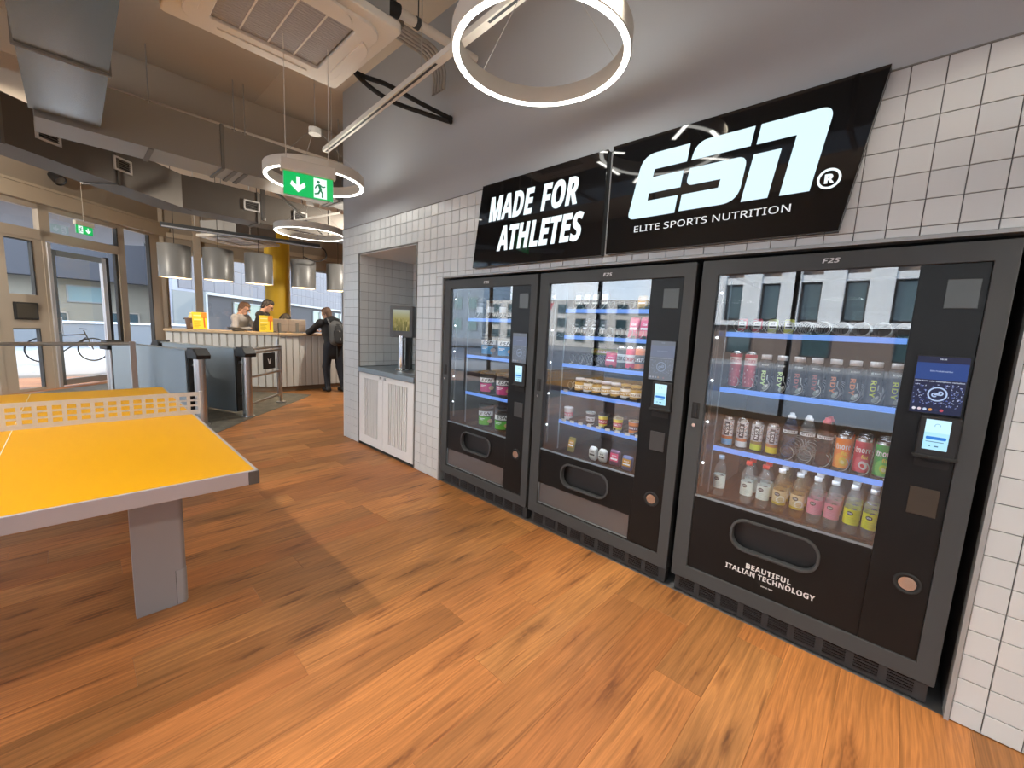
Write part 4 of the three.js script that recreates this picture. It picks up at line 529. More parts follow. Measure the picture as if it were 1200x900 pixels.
{
  const t = thing('handrail', 'long steel handrail ending in a square post left of the turnstiles', 'handrail', [0.505, 0, -7.28]);
  mesh('post', rb(-0.03, 0.03, 0.004, 1.02, -0.025, 0.025, 0.004), M.steel, t); mesh('rail', bar([0, 0.99, 0], [-3.2, 0.99, 0.5], 0.021, 14), M.steel, t); mesh('post', bar([-1.9, 0.004, 0.3], [-1.9, 0.98, 0.3], 0.021), M.steel, t); mesh('base_plate', cyl(0.06, 0.06, 0.012).translate(0, 0.004, 0), M.steel, t);
}
{
  const t = thing('guard_rail', 'tubular steel guard rail with a small black V sign, in front of the reception desk', 'railing', [2.33, 0, -7.52]);
  const e = [-0.62, 0, 0.75], rail = (y) => bar([0, y, 0], [e[0], y, e[2]], 0.019, 12);
  mesh('post', bar([0, 0.004, 0], [0, 0.97, 0], 0.024, 16), M.steel, t); mesh('post', bar([-0.05, 0.12, 0.05], [-0.05, 1.08, 0.05], 0.02, 16), M.steel, t); for (const y of [0.95, 0.9, 0.55, 0.16]) mesh('rail', rail(y), M.steel, t); mesh('base_plate', cyl(0.07, 0.07, 0.02).translate(0, 0.004, 0), M.steel, t);
  const g = new THREE.Group(), sp = mesh('sign_plate', rb(-0.12, 0.12, 0.62, 0.87, -0.006, 0.006, 0.004), M.black, t); sp.position.set(-0.27, 0, 0.36); sp.rotation.y = 0.55; mesh('lettering', letters('V', 0.07, 0.08, 0.002).translate(-0.035, 0.70, 0.0062), M.white, sp);
}
// ------------------------------------------------------------------ reception desk
const dL = [1.12, -9.75], dK = [2.66, -8.62], dR = [4.9, -8.74], DH = 1.13;
{
  const t = thing('reception_desk', 'long reception desk clad in pale vertical boards with a wooden top', 'desk', [dK[0], 0, dK[1]]), rel = ([x, z], y) => [x - dK[0], y, z - dK[1]];
  const slab = (a, b, y0, y1, inset, dp) => { const dx = b[0] - a[0], dz = b[1] - a[1], L = Math.hypot(dx, dz), nx = -dz / L, nz = dx / L, s = nz > 0 ? 1 : -1; const S = new THREE.Shape([[a[0] + nx * s * -inset, a[1] + nz * s * -inset], [b[0] + nx * s * -inset, b[1] + nz * s * -inset], [b[0] - nx * s * dp, b[1] - nz * s * dp], [a[0] - nx * s * dp, a[1] - nz * s * dp]].map(([x, z]) => new THREE.Vector2(x - dK[0], -(z - dK[1])))); return ext(S, y1 - y0).rotateX(-Math.PI / 2).translate(0, y0, 0); };
  mesh('carcass', [slab(dL, dK, 0.1, DH - 0.04, 0.03, 0.5), slab(dK, dR, 0.1, DH - 0.04, 0.03, 0.5)], M.taupe, t);
  mesh('worktop', [slab(dL, dK, DH - 0.04, DH, -0.04, 0.62), slab(dK, dR, DH - 0.04, DH, -0.04, 0.62)], M.deskTop, t); mesh('plinth', [slab(dL, dK, 0.002, 0.1, 0.05, 0.5), slab(dK, dR, 0.002, 0.1, 0.05, 0.5)], std(lin(0.2, 0.14, 0.09), 0.6), t);
  const bS = new THREE.Shape(); bS.moveTo(-0.06, 0); bS.lineTo(-0.046, 0.018); bS.lineTo(0.046, 0.018); bS.lineTo(0.06, 0); bS.closePath(); const bG = ext(bS, DH - 0.145).rotateX(-Math.PI / 2).rotateY(Math.PI);
  for (const [a, b] of [[dL, dK], [dK, dR]]) { const dx = b[0] - a[0], dz = b[1] - a[1], L = Math.hypot(dx, dz), n = Math.floor(L / 0.124); for (let i = 0; i < n; i++) { const k = (i + 0.5) / n, m = mesh('board', bG, M.board, t); m.position.set(a[0] + dx * k - dK[0], 0.1, a[1] + dz * k - dK[1]); m.rotation.y = -Math.atan2(dz, dx); m.translateZ(-0.028); } }
}
// things on the desk
const onDesk = (k, back, seg = 0) => { const [a, b] = seg ? [dK, dR] : [dL, dK], dx = b[0] - a[0], dz = b[1] - a[1], L = Math.hypot(dx, dz); return [a[0] + dx * k + (dz / L) * back, DH, a[1] + dz * k - (dx / L) * back]; };
T.menu = canvasTex(128, 176, (c, w, h) => { c.fillStyle = '#f6d93a'; c.fillRect(0, 0, w, h); c.fillStyle = '#f08a1c'; c.fillRect(82, 0, 46, 60); c.fillStyle = '#e2661a'; c.fillRect(96, 50, 14, 110); c.fillStyle = '#fff3b0'; c.fillRect(10, 26, 66, 12); c.fillRect(10, 70, 70, 10); c.fillStyle = '#b98d1a'; for (let i = 0; i < 5; i++) c.fillRect(10, 96 + i * 14, 60 - (i * 17) % 24, 5); });
function menuStand(label, p, turn) { const t = thing('menu_stand', label, 'menu', p, turn, 'yellow menu stands on the desk'), m = mesh('card', rb(-0.115, 0.115, 0.01, 0.32, -0.006, 0.006, 0.002), std(lin(0.8, 0.6, 0.05), 0.4), t); m.rotation.x = -0.12; mesh('print', new THREE.PlaneGeometry(0.222, 0.30).translate(0, 0.165, 0.0066), std(0xffffff, 0.4, { map: T.menu, emissive: 0x000000 }), m); mesh('foot', rb(-0.12, 0.12, 0, 0.012, -0.05, 0.03, 0.003), M.clearPlastic, t); }
menuStand('left yellow menu stand, beside the brown bucket on the desk', onDesk(0.27, 0.14), 0.15); menuStand('right yellow menu stand, in front of the man in black', onDesk(0.86, 0.14), -0.25);
{ const p = onDesk(0.17, 0.25), t = thing('bucket', 'brown bucket at the left end of the reception desk', 'bucket', p); mesh('bucket_body', lathe([[0.001, 0.001], [0.085, 0.001], [0.11, 0.2], [0.115, 0.2], [0.115, 0.208], [0.104, 0.208], [0.08, 0.01], [0.001, 0.01]]), std(lin(0.16, 0.10, 0.07), 0.5), t); mesh('front_label', bx(-0.04, 0.04, 0.05, 0.12, 0.095, 0.1), std(lin(0.35, 0.28, 0.24), 0.5), t); mesh('rim_handle', bar([-0.13, 0.19, 0], [-0.1, 0.19, 0], 0.01), M.rubber, t);
  const b = thing('soap_bottle', 'yellow bottle standing behind the brown bucket', 'bottle', [p[0] + 0.02, DH, p[2] - 0.16]); mesh('bottle_body', lathe([[0.001, 0.001], [0.05, 0.001], [0.055, 0.02], [0.055, 0.22], [0.04, 0.26], [0.02, 0.27]]), std(lin(0.7, 0.55, 0.2), 0.4), b); mesh('cap', lathe([[0.02, 0.27], [0.026, 0.272], [0.026, 0.31], [0.001, 0.312]]), std(lin(0.75, 0.6, 0.25), 0.4), b); }
function monitor(label, p, turn) { const t = thing('computer_monitor', label, 'monitor', p, turn, 'monitor backs on the desk'); mesh('back_shell', rb(-0.165, 0.165, 0.02, 0.27, -0.02, 0.02, 0.012), std(lin(0.36, 0.29, 0.23), 0.5), t); mesh('stand', [rb(-0.025, 0.025, 0.0, 0.2, 0.015, 0.045, 0.006), rb(-0.1, 0.1, 0, 0.012, -0.06, 0.08, 0.004)], M.galvDull, t); mesh('screen', bx(-0.15, 0.15, 0.04, 0.26, -0.023, -0.0195), M.black, t); mesh('back_seam', bx(-0.163, 0.163, 0.155, 0.159, 0.0195, 0.0215), M.galvDull, t); return t; }
monitor('left of two beige monitor backs on the desk', [2.78, DH, -9.0], 0.1); monitor('right of two beige monitor backs, nearer the customer', [3.12, DH, -9.02], -0.1);
{ const t = thing('tablet', 'black tablet stand in front of the person in grey', 'tablet', onDesk(0.58, 0.2), 0.6); const s = mesh('slab', rb(-0.14, 0.14, 0.03, 0.05, -0.1, 0.1, 0.006), M.black, t); s.rotation.x = 0.25; mesh('foot', rb(-0.05, 0.05, 0, 0.035, -0.06, 0.0, 0.004), M.black, t); }
// ------------------------------------------------------------------ water dispenser niche fittings
{
  const t = thing('niche_cabinet', 'white double-door cabinet with slotted doors, built into the tiled niche', 'cabinet', [W, 0, -3.985]), zc = -3.985;
  mesh('carcass', bx(0.02, 0.66, 0.03, 0.84, NZ0 + 0.01 - zc, NZ1 - 0.01 - zc), M.dark, t); mesh('toe_space', bx(0.08, 0.6, 0.0, 0.03, NZ0 + 0.02 - zc, NZ1 - 0.02 - zc), M.rubber, t);
  for (const [u0, u1] of [[NZ0 + 0.012 - zc, -0.003], [0.003, NZ1 - 0.012 - zc]]) {
    const S = new THREE.Shape(); S.moveTo(u0, 0.035); S.lineTo(u1, 0.035); S.lineTo(u1, 0.845); S.lineTo(u0, 0.845); S.closePath(); const a = u0 + 0.1, b = u1 - 0.1, n = 9;
    for (let i = 0; i < n; i++) { const c = a + ((b - a) * (i + 0.5)) / n; S.holes.push(rectPath(c - 0.0085, 0.13, c + 0.0085, 0.79)); }
    const d = mesh('door', place(ext(S, 0.018), 0, 0, -0.016), M.white, t); const k = u0 < -0.1 ? u1 - 0.045 : u0 + 0.045; mesh('knob', cyl(0.012, 0.014, 0.014, 18).rotateZ(Math.PI / 2).translate(-0.002, 0.825, k), M.steel, d);
  }
}
{ const t = thing('counter', 'stainless steel counter in the tiled niche', 'counter', [W, 0.85, -3.96]); mesh('worktop', [rb(-0.012, 0.69, 0.0, 0.055, NZ0 + 0.006 + 3.96, NZ1 - 0.006 + 3.96, 0.004)], M.steelBrushed, t); mesh('drip_tray', rb(0.12, 0.4, 0.05, 0.06, 0.06, 0.4, 0.004), M.steel, t); }
{
  const t = thing('water_dispenser', 'water dispenser with a small screen on a chrome post', 'dispenser', [W + 0.26, 0.906, -4.04], 0.6);
  mesh('post', cyl(0.042, 0.042, 0.38, 28), M.chrome, t); mesh('rear_column', rb(0.05, 0.11, 0, 0.40, 0.02, 0.08, 0.01), M.frame, t); mesh('base_ring', cyl(0.075, 0.07, 0.012, 28), M.chrome, t);
  const h = mesh('display_housing', rb(-0.035, 0.05, 0.36, 0.70, -0.135, 0.135, 0.012), std(lin(0.11, 0.11, 0.11), 0.4), t);
  const tx = canvasTex(128, 128, (c, w, hh) => { const g = c.createLinearGradient(0, 0, 0, hh); g.addColorStop(0, '#b9bfae'); g.addColorStop(0.45, '#a79b55'); g.addColorStop(1, '#5d5a28'); c.fillStyle = g; c.fillRect(0, 0, w, hh); let s = 3; const q = () => (s = (s * 16807) % 2147483647) / 2147483647; for (let i = 0; i < 60; i++) { c.fillStyle = ['#cdbb74', '#6b6a2c', '#8c7f3c'][i % 3]; const x = q() * w, y = 50 + q() * 70; c.fillRect(x, y, 3, 14 + q() * 20); } });
  mesh('screen_image', place(new THREE.PlaneGeometry(0.19, 0.23), 0.0, 0.545, 0.0356), scrMat(tx, 0.55), h); mesh('spout', bar([-0.05, 0.36, 0.02], [-0.05, 0.32, 0.02], 0.012), M.chrome, h);
}
// ------------------------------------------------------------------ ring lamps, track, spotlight
const ringY = 2.645;
function ringLamp(p, label, r = 0.4, up = 0.35) {
  const t = thing('ring_lamp', label, 'lamp', p, 0, 'ring lamps under the track');
  const ho = mesh('housing', lathe([[r - 0.028, 0.004], [r - 0.028, 0.085], [r + 0.004, 0.085], [r + 0.006, 0.08], [r + 0.006, 0.004], [r - 0.001, 0.002]], 72), M.whiteWarm, t);
  mesh('diffuser', lathe([[r - 0.028, 0.008], [r - 0.027, -0.002], [r - 0.001, -0.002], [r, 0.008], [r - 0.028, 0.008]], 72), M.ring, t);
  for (let i = 0; i < 3; i++) { const a = i * 2.094 + 0.5; mesh('suspension_wire', bar([(r - 0.012) * Math.cos(a), 0.085, (r - 0.012) * Math.sin(a)], [0.05 * Math.cos(a), 0.42, 0.05 * Math.sin(a)], 0.0016, 5), M.conduit, t); }
  mesh('canopy', cyl(0.05, 0.05, 0.05, 20).translate(0, 0.40, 0), M.whiteWarm, t); mesh('suspension_wire', bar([0, 0.45, 0], [0, CEIL - p[1], 0], 0.003, 6), M.conduit, t);
  for (let i = 0; i < 8; i++) { const a = (i * Math.PI) / 4, l = new THREE.RectAreaLight(lin(...WARM), RING_LIGHT, 0.3, 0.026); l.name = 'ring_light'; l.position.set((r - 0.014) * Math.cos(a), -0.012, (r - 0.014) * Math.sin(a)); l.rotation.set(-Math.PI / 2, 0, a + Math.PI / 2); t.add(l); if (i % 2) continue; const u = new THREE.RectAreaLight(lin(...WARM), RING_LIGHT * up * 3, 0.5, 0.02); u.name = 'ring_uplight'; u.position.set((r - 0.012) * Math.cos(a), 0.095, (r - 0.012) * Math.sin(a)); u.rotation.set(Math.PI / 2, 0, a + Math.PI / 2); t.add(u); }
  mesh('top_diffuser', lathe([[r - 0.022, 0.0852], [r - 0.022, 0.0862], [r - 0.006, 0.0862], [r - 0.006, 0.0852]], 72), M.ring, t);
  return t;
}
ringLamp([1.552, ringY, -1.38], 'nearest glowing ring lamp, at the top of the photo above the signs', 0.4);
ringLamp([1.553, ringY - 0.03, -3.97], 'second glowing ring lamp, behind the green exit sign', 0.4);
ringLamp([2.42, 2.62, -6.38], 'farthest ring lamp, partly hidden by the tiled wall corner', 0.46);
ringLamp([1.5, ringY, 1.25], 'ring lamp behind the viewer, mirrored in the signs', 0.4);
ringLamp([-2.7, 2.25, -2.9], 'ring lamp left of the yellow table, by the street windows', 0.4, 2.0);
ringLamp([-2.7, 2.25, 1.2], 'ring lamp by the street windows, left of the viewer', 0.4, 2.0);
{ const t = thing('lighting_track', 'long white lighting track running above the ring lamps', 'track', [1.6, 3.02, -2.2]); mesh('rail', [beam([0.155, 0, -2.05], [-0.19, 0, 3.6], 0.05, 0.035)], M.whiteWarm, t); mesh('rail_slot', [beam([0.153, -0.0165, -2.03], [0.03, -0.0165, -0.1], 0.016, 0.004), beam([0.0, -0.0165, 0.4], [-0.185, -0.0165, 3.5], 0.016, 0.004)], M.frame, t); for (const z of [-1.9, -0.3, 1.4]) mesh('suspension_wire', bar([0.035 - 0.061 * z - 0.0, 0.017, z], [0.035 - 0.061 * z, 0.93, z], 0.003, 6), M.conduit, t); }
function spot(p, aim, label, k, cone = 1.08) {
  const t = thing('track_spotlight', label, 'spotlight', p), d = V(...aim).sub(V(...p)).normalize(), q = new THREE.Quaternion().setFromUnitVectors(V(0, -1, 0), d);
  const h = mesh('housing', lathe([[0.001, 0.06], [0.05, 0.06], [0.055, 0.05], [0.055, -0.1], [0.048, -0.1], [0.046, -0.07], [0.001, -0.07]], 28), M.black, t); h.quaternion.copy(q); mesh('lens', cyl(0.045, 0.045, 0.004, 24).translate(0, -0.074, 0), glow(1, 0.85, 0.66, 3), h); mesh('stem', bar([0, 0.0, 0], [0, CEIL - p[1], 0], 0.01), M.black, t);
  const l = new THREE.SpotLight(lin(1, 0.90, 0.77), k, 0, cone, cone > 1 ? 0.25 : 0.6, 2); l.name = 'spot_beam'; l.position.copy(d.clone().multiplyScalar(0.12)); l.target.position.copy(d.clone().multiplyScalar(3)); l.castShadow = true; l.shadow.radius = 2; t.add(l); t.add(l.target);
}
spot([-0.93, 3.11, -2.62], [-0.75, 0, -2.4], 'black spotlight hanging over the yellow table', SPOT_LIGHT);
spot([-2.0, 3.2, -7.5], [0.8, 1.6, -11.0], 'black spotlight aimed at the entrance wall, out at the far left', 26);
spot([1.47, 2.96, -0.93], [0.85, 0, -1.3], 'black track spotlight above the nearest ring lamp, out of frame', 9, 0.95);
spot([1.30, 2.96, 2.1], [2.0, 0.4, -0.3], 'black track spotlight behind the viewer, aimed at the machines', 14, 0.75);
spot([4.4, 3.3, -6.9], [2.6, 0.6, -8.8], 'black spotlight aimed at the reception desk, hidden behind the tiled wall', 20);
// ------------------------------------------------------------------ exit signs
const exitTex = (flip) => canvasTex(512, 256, (c, w, h) => {
  c.fillStyle = '#0fae57'; c.fillRect(0, 0, w, h); c.save(); if (flip) { c.translate(w, 0); c.scale(-1, 1); }
  c.fillStyle = '#e9fff4'; c.beginPath(); c.moveTo(126, 40); c.lineTo(160, 40); c.lineTo(160, 136); c.lineTo(206, 92); c.lineTo(222, 140); c.lineTo(143, 218); c.lineTo(62, 140); c.lineTo(80, 92); c.lineTo(126, 136); c.closePath(); c.fill();
  c.fillRect(306, 14, 140, 228); c.fillStyle = '#0b6b45'; c.beginPath(); c.arc(356, 56, 17, 0, 7); c.fill(); c.strokeStyle = '#0b6b45'; c.lineCap = 'round'; c.lineJoin = 'round';
  const L = (wd, ...p) => { c.lineWidth = wd; c.beginPath(); p.forEach(([x, y], i) => i ? c.lineTo(x, y) : c.moveTo(x, y)); c.stroke(); };
  L(28, [366, 92], [380, 140]); L(14, [366, 88], [338, 100], [324, 128]); L(14, [372, 88], [404, 108], [426, 98]); L(17, [378, 146], [400, 178], [398, 222]); L(17, [374, 146], [356, 186], [322, 196]); c.restore();
});
function exitSign(label, p, turn, flip, cords) {
  const t = thing('exit_sign', label, 'exit sign', p, turn), tx = exitTex(flip); mesh('housing', rb(-0.165, 0.165, 0.145, 0.22, -0.03, 0.03, 0.006), M.whiteWarm, t);
  const pn = mesh('panel', rb(-0.15, 0.15, 0, 0.147, -0.006, 0.006, 0.002), std(lin(0.3, 0.7, 0.5), 0.3), t); const em = new THREE.MeshStandardMaterial({ color: 0x0a2016, roughness: 0.3, emissive: 0xffffff, emissiveMap: tx, emissiveIntensity: 0.95 }); mesh('pictogram', new THREE.PlaneGeometry(0.292, 0.14).translate(0, 0.0735, 0.0066), em, pn); mesh('pictogram', new THREE.PlaneGeometry(0.292, 0.14).rotateY(Math.PI).translate(0, 0.0735, -0.0066), em, pn);
  for (const s of cords) mesh('suspension_cord', tube([[s, 0.22, 0], [s * 1.02, 0.4, 0.004], [s, CEIL - p[1], 0]], 0.003, 12, 5), M.whiteWarm, t);
}
exitSign('green exit sign with arrow and running figure, in front of the second ring lamp', [1.13, 2.21, -3.0], -0.26, false, [-0.13, 0.12]);
exitSign('small green exit sign above the glass entrance door', [0.23, 2.74, -11.0], Math.PI / 2 - DA, true, [0]);
// ------------------------------------------------------------------ air conditioners
function cassette(p, label, turn = 0) {
  const t = thing('air_conditioner', label, 'air conditioner', p, turn, 'ceiling cassette units'), h = 0.475, S = rrect(-h, -h, h, h, 0.03); const o = rrect(-0.29, -0.29, 0.29, 0.29, 0.02, new THREE.Path()); S.holes.push(o);
  mesh('panel', ext(S, 0.035, 0.008).rotateX(Math.PI / 2).translate(0, 0.045, 0), M.whiteWarm, t);
  const P = rrect(-0.405, -0.405, 0.405, 0.405, 0.12); P.holes.push(rrect(-0.285, -0.285, 0.285, 0.285, 0.02, new THREE.Path())); mesh('raised_frame', ext(P, 0.012, 0.005).rotateX(Math.PI / 2).translate(0, 0.0, 0), M.whiteWarm, t);
  mesh('body', bx(-0.42, 0.42, 0.045, 0.30, -0.42, 0.42), std(lin(0.35, 0.34, 0.32), 0.7), t); mesh('intake', bx(-0.29, 0.29, 0.03, 0.045, -0.29, 0.29), M.frame, t);
  const grey = std(lin(0.40, 0.38, 0.375), 0.6); for (let i = 0; i < 4; i++) { const x0 = -0.283 + i * 0.1425, gs = []; for (let j = 0; j < 26; j++) gs.push(bx(x0, x0 + 0.134, 0.004, 0.013, -0.282 + j * 0.0218, -0.282 + j * 0.0218 + 0.0185)); mesh('grille', gs, grey, t); }
  mesh('grille_bars', [0, 1, 2].map((i) => bx(-0.149 + i * 0.1425, -0.1405 + i * 0.1425, 0.0, 0.02, -0.285, 0.285)), M.whiteWarm, t);
  for (let i = 0; i < 4; i++) { const a = i * Math.PI / 2, F = new THREE.Shape(); F.moveTo(-0.24, 0); F.quadraticCurveTo(-0.2, 0.075, -0.1, 0.082); F.lineTo(0.1, 0.082); F.quadraticCurveTo(0.2, 0.075, 0.24, 0); F.closePath(); const f = mesh('air_flap', ext(F, 0.01, 0.004).rotateX(Math.PI / 2).translate(0, 0.0, 0.345), M.whiteWarm, t); f.rotation.y = a; f.position.y = -0.012; const s = mesh('flap_gap', bx(-0.245, 0.245, 0.001, 0.006, 0.335, 0.35), M.dark, f); }
  for (const [x, z] of [[0.4, 0.4], [-0.4, 0.4], [0.4, -0.4], [-0.4, -0.4]]) mesh('hanger_rod', bar([x, 0.2, z], [x, CEIL - p[1], z], 0.006, 6), M.conduit, t); return t;
}
const ac = cassette([0.965, 3.15, -2.91], 'large cream ceiling air conditioner at the top left, near the lighting track'); ac.scale.x = 1.08;
copyOf(ac, [2.35, 2.86, -9.75], 0.5, 'small distant ceiling air conditioner above the reception pendants');
// ------------------------------------------------------------------ ducts
function ductRun(label, pts, w, h, mat, y, extra) {
  const t = thing('air_duct', label, 'duct', [pts[0][0], y, pts[0][1]]); const q = pts.map(([x, z]) => [x - pts[0][0], z - pts[0][1]]);
  for (let i = 0; i + 1 < q.length; i++) { h -= i * 0.004; const [a, b] = [q[i], q[i + 1]], L = Math.hypot(b[0] - a[0], b[1] - a[1]), ov = w * 0.22, d = [(b[0] - a[0]) / L, (b[1] - a[1]) / L]; const s0 = i ? ov : 0, s1 = i + 2 < q.length ? ov : 0, n = Math.max(1, Math.round(L / 1.25));
    for (let k = 0; k < n; k++) { const u0 = -s0 + ((L + s0 + s1) * k) / n, u1 = -s0 + ((L + s0 + s1) * (k + 1)) / n; mesh('duct_section', beam([a[0] + d[0] * u0, h / 2 + i * 0.006, a[1] + d[1] * u0], [a[0] + d[0] * (u1 - 0.004), h / 2 + i * 0.006, a[1] + d[1] * (u1 - 0.004)], w, h), mat, t); if (k) mesh('flange', beam([a[0] + d[0] * (u0 - 0.015), h / 2, a[1] + d[1] * (u0 - 0.015)], [a[0] + d[0] * (u0 + 0.015), h / 2, a[1] + d[1] * (u0 + 0.015)], w + 0.03, h + 0.03), M.galvDull, t); } }
  extra?.(t, q); return t;
}
ductRun('large bare metal duct running overhead from the top left corner', [[0.06, 3.2], [0.06, -5.45]], 0.42, 0.36, M.galv, 3.02);
ductRun('bare metal duct crossing behind the second ring lamp, with hanger straps', [[-0.13, -5.72], [6.5, -5.95]], 0.46, 0.42, std(lin(0.36, 0.33, 0.29), 0.42, { metalness: 0.7 }), 2.98, (t) => { for (const x of [0.75, 1.45, 1.55, 2.6, 3.6]) { mesh('hanger_strap', beam([x - 0.02, 0.21, -0.02 - 0.033 * x], [x + 0.02, 0.21, -0.02 - 0.033 * x], 0.48, 0.44), M.galvDull, t); mesh('hanger_rod', bar([x, 0.4, 0.23 - 0.033 * x], [x, 0.97, 0.23 - 0.033 * x], 0.006, 6), M.conduit, t); } });
const grillPts = [[-2.2, -5.0], [1.1, -8.05], [6.8, -8.25]];
ductRun('dark duct with small outlet grilles along the entrance wall', grillPts, 0.44, 0.46, std(lin(0.14, 0.125, 0.108), 0.5, { metalness: 0.3 }), 2.93, (t, q) => {
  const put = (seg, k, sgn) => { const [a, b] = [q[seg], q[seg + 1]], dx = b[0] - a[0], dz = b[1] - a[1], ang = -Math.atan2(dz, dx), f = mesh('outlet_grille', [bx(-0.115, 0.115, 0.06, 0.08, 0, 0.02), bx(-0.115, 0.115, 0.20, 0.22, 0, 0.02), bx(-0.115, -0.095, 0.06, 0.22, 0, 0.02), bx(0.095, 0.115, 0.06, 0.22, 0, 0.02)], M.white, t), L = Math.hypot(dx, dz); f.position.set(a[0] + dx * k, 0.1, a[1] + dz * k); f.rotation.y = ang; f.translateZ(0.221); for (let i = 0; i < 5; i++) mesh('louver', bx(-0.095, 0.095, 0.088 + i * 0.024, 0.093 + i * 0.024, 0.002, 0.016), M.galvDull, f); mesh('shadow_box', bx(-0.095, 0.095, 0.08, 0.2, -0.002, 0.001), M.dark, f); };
  for (const k of [0.43, 0.60, 0.78]) put(0, k, 1); for (const k of [0.17, 0.30, 0.5]) put(1, k, 1);
  for (const x of [3.9, 4.6, 5.4]) mesh('hanger_rod', bar([x, 0.46, -3.0], [x, 0.97, -3.0], 0.006, 6), M.conduit, t);
});
// pipes and hoses near the wall
{ const t = thing('insulated_pipe', 'white pipe with a black foam sleeve beside the cassette', 'pipe', [1.6, 3.42, -2.68]); mesh('pipe', bar([-0.5, 0, 0.0], [0.62, 0, 0.05], 0.03, 14), M.whiteWarm, t); mesh('foam_sleeve', bar([-0.9, 0, -0.02], [-0.02, 0, 0.022], 0.042, 14), M.rubber, t); mesh('pipe_clip', [bar([0.13, -0.03, 0.02], [0.13, 0.53, 0.02], 0.004, 6), cyl(0.036, 0.036, 0.03, 16).rotateZ(Math.PI / 2).translate(0.13, 0, 0.028)], M.frame, t); }
for (const [dz, w] of [[0, 'upper'], [0.09, 'lower']]) { const t = thing('coolant_hose', `${w} of two black insulated hoses from the cassette to the wall`, 'hose', [1.53, 3.2, -3.2]); mesh('hose', tube([[-0.12, 0.05, 0.16], [0.0, 0.02 - dz * 0.1, 0.04], [0.25, 0.04 - dz * 1.1, 0.04], [0.5, -0.04 - dz * 0.7, 0.16], [0.72, -0.11 - dz * 0.25, 0.28]], 0.017, 50, 10), M.rubber, t); mesh('end_collar', cyl(0.02, 0.02, 0.02, 14).rotateZ(Math.PI / 2).translate(0.695, -0.11 - dz * 0.25, 0.28), M.black, t); }
{ const t = thing('conduit_bundle', 'bundle of grey conduits below the white pipe, turning at the wall', 'conduit', [1.6, 3.5, -3.0]); for (let i = 0; i < 5; i++) mesh('conduit', tube([[-0.3, 0, i * 0.035], [0.25, 0, i * 0.035], [0.42, -0.02, i * 0.035], [0.5, -0.12, i * 0.035 + 0.0], [0.5, -0.26, i * 0.035]], 0.013, 40, 7), M.conduit, t); mesh('bundle_clamp', [bx(0.1, 0.13, -0.02, 0.02, -0.02, 0.16), bx(-0.1, -0.07, -0.02, 0.02, -0.02, 0.16), bar([0.115, 0.02, 0.07], [0.115, 0.45, 0.07], 0.006)], M.galvDull, t); }
{ const t = thing('cable_tray', 'dark steel cable tray hanging above the reception pendants', 'cable tray', [1.25, 2.88, -9.4]); mesh('tray', [beam([-0.15, 0, 0.1], [2.25, 0, 0.6], 0.16, 0.06)], M.frame, t); mesh('tray_lip', beam([-0.15, -0.035, 0.19], [2.25, -0.035, 0.69], 0.02, 0.02), M.alu, t); mesh('bracket', [bar([0.3, 0.03, 0.2], [0.3, 1.06, 0.2], 0.008), bar([1.1, 0.03, 0.36], [1.1, 1.06, 0.36], 0.008), bar([1.95, 0.03, 0.53], [1.95, 1.06, 0.53], 0.008)], M.conduit, t);
  mesh('loose_cable', tube([[2.2, -0.02, 0.6], [2.34, -0.05, 0.62], [2.38, -0.2, 0.6], [2.2, -0.3, 0.58], [1.95, -0.24, 0.56]], 0.012, 30, 6), M.rubber, t); }
{ const t = thing('roof_brace', 'crossed steel braces behind the exit sign', 'brace', [2.2, 2.9, -7.0]); mesh('rod', beam([-0.3, 0.45, 0.2], [0.75, -0.15, -0.1], 0.03, 0.03), M.galvDull, t); mesh('rod', beam([0.0, -0.1, 0.15], [1.0, 0.32, -0.2], 0.03, 0.03), M.conduit, t); mesh('hanger', [bar([-0.3, 0.45, 0.2], [-0.3, 1.05, 0.2], 0.01), bar([1.0, 0.32, -0.2], [1.0, 1.05, -0.2], 0.01)], M.conduit, t); }
{ const t = thing('steel_upright', 'thin steel upright hanging from the ceiling left of the third ring lamp', 'pipe', [2.02, 2.86, -7.1]); mesh('pipe', beam([0, 0, 0], [0, 1.09, 0.0001], 0.05, 0.05), M.galvDull, t); mesh('end_fitting', cyl(0.03, 0.03, 0.04).translate(0, -0.03, 0), M.galvDull, t); }
{ const t = thing('ceiling_spotlight', 'small black spotlight fixed high on the entrance wall', 'spotlight', [-0.05, 3.6, -10.85], 0.8); mesh('arm', bar([0, 0, 0.0], [0, 0.34, 0.0], 0.02), M.taupe, t); const h = mesh('head', lathe([[0.001, 0.1], [0.07, 0.09], [0.09, -0.08], [0.08, -0.08], [0.06, 0.02], [0.001, 0.03]]), M.black, t); h.rotation.x = -0.9; mesh('lamp_glass', cyl(0.075, 0.075, 0.01).translate(0, -0.06, 0), M.galvDull, h); }
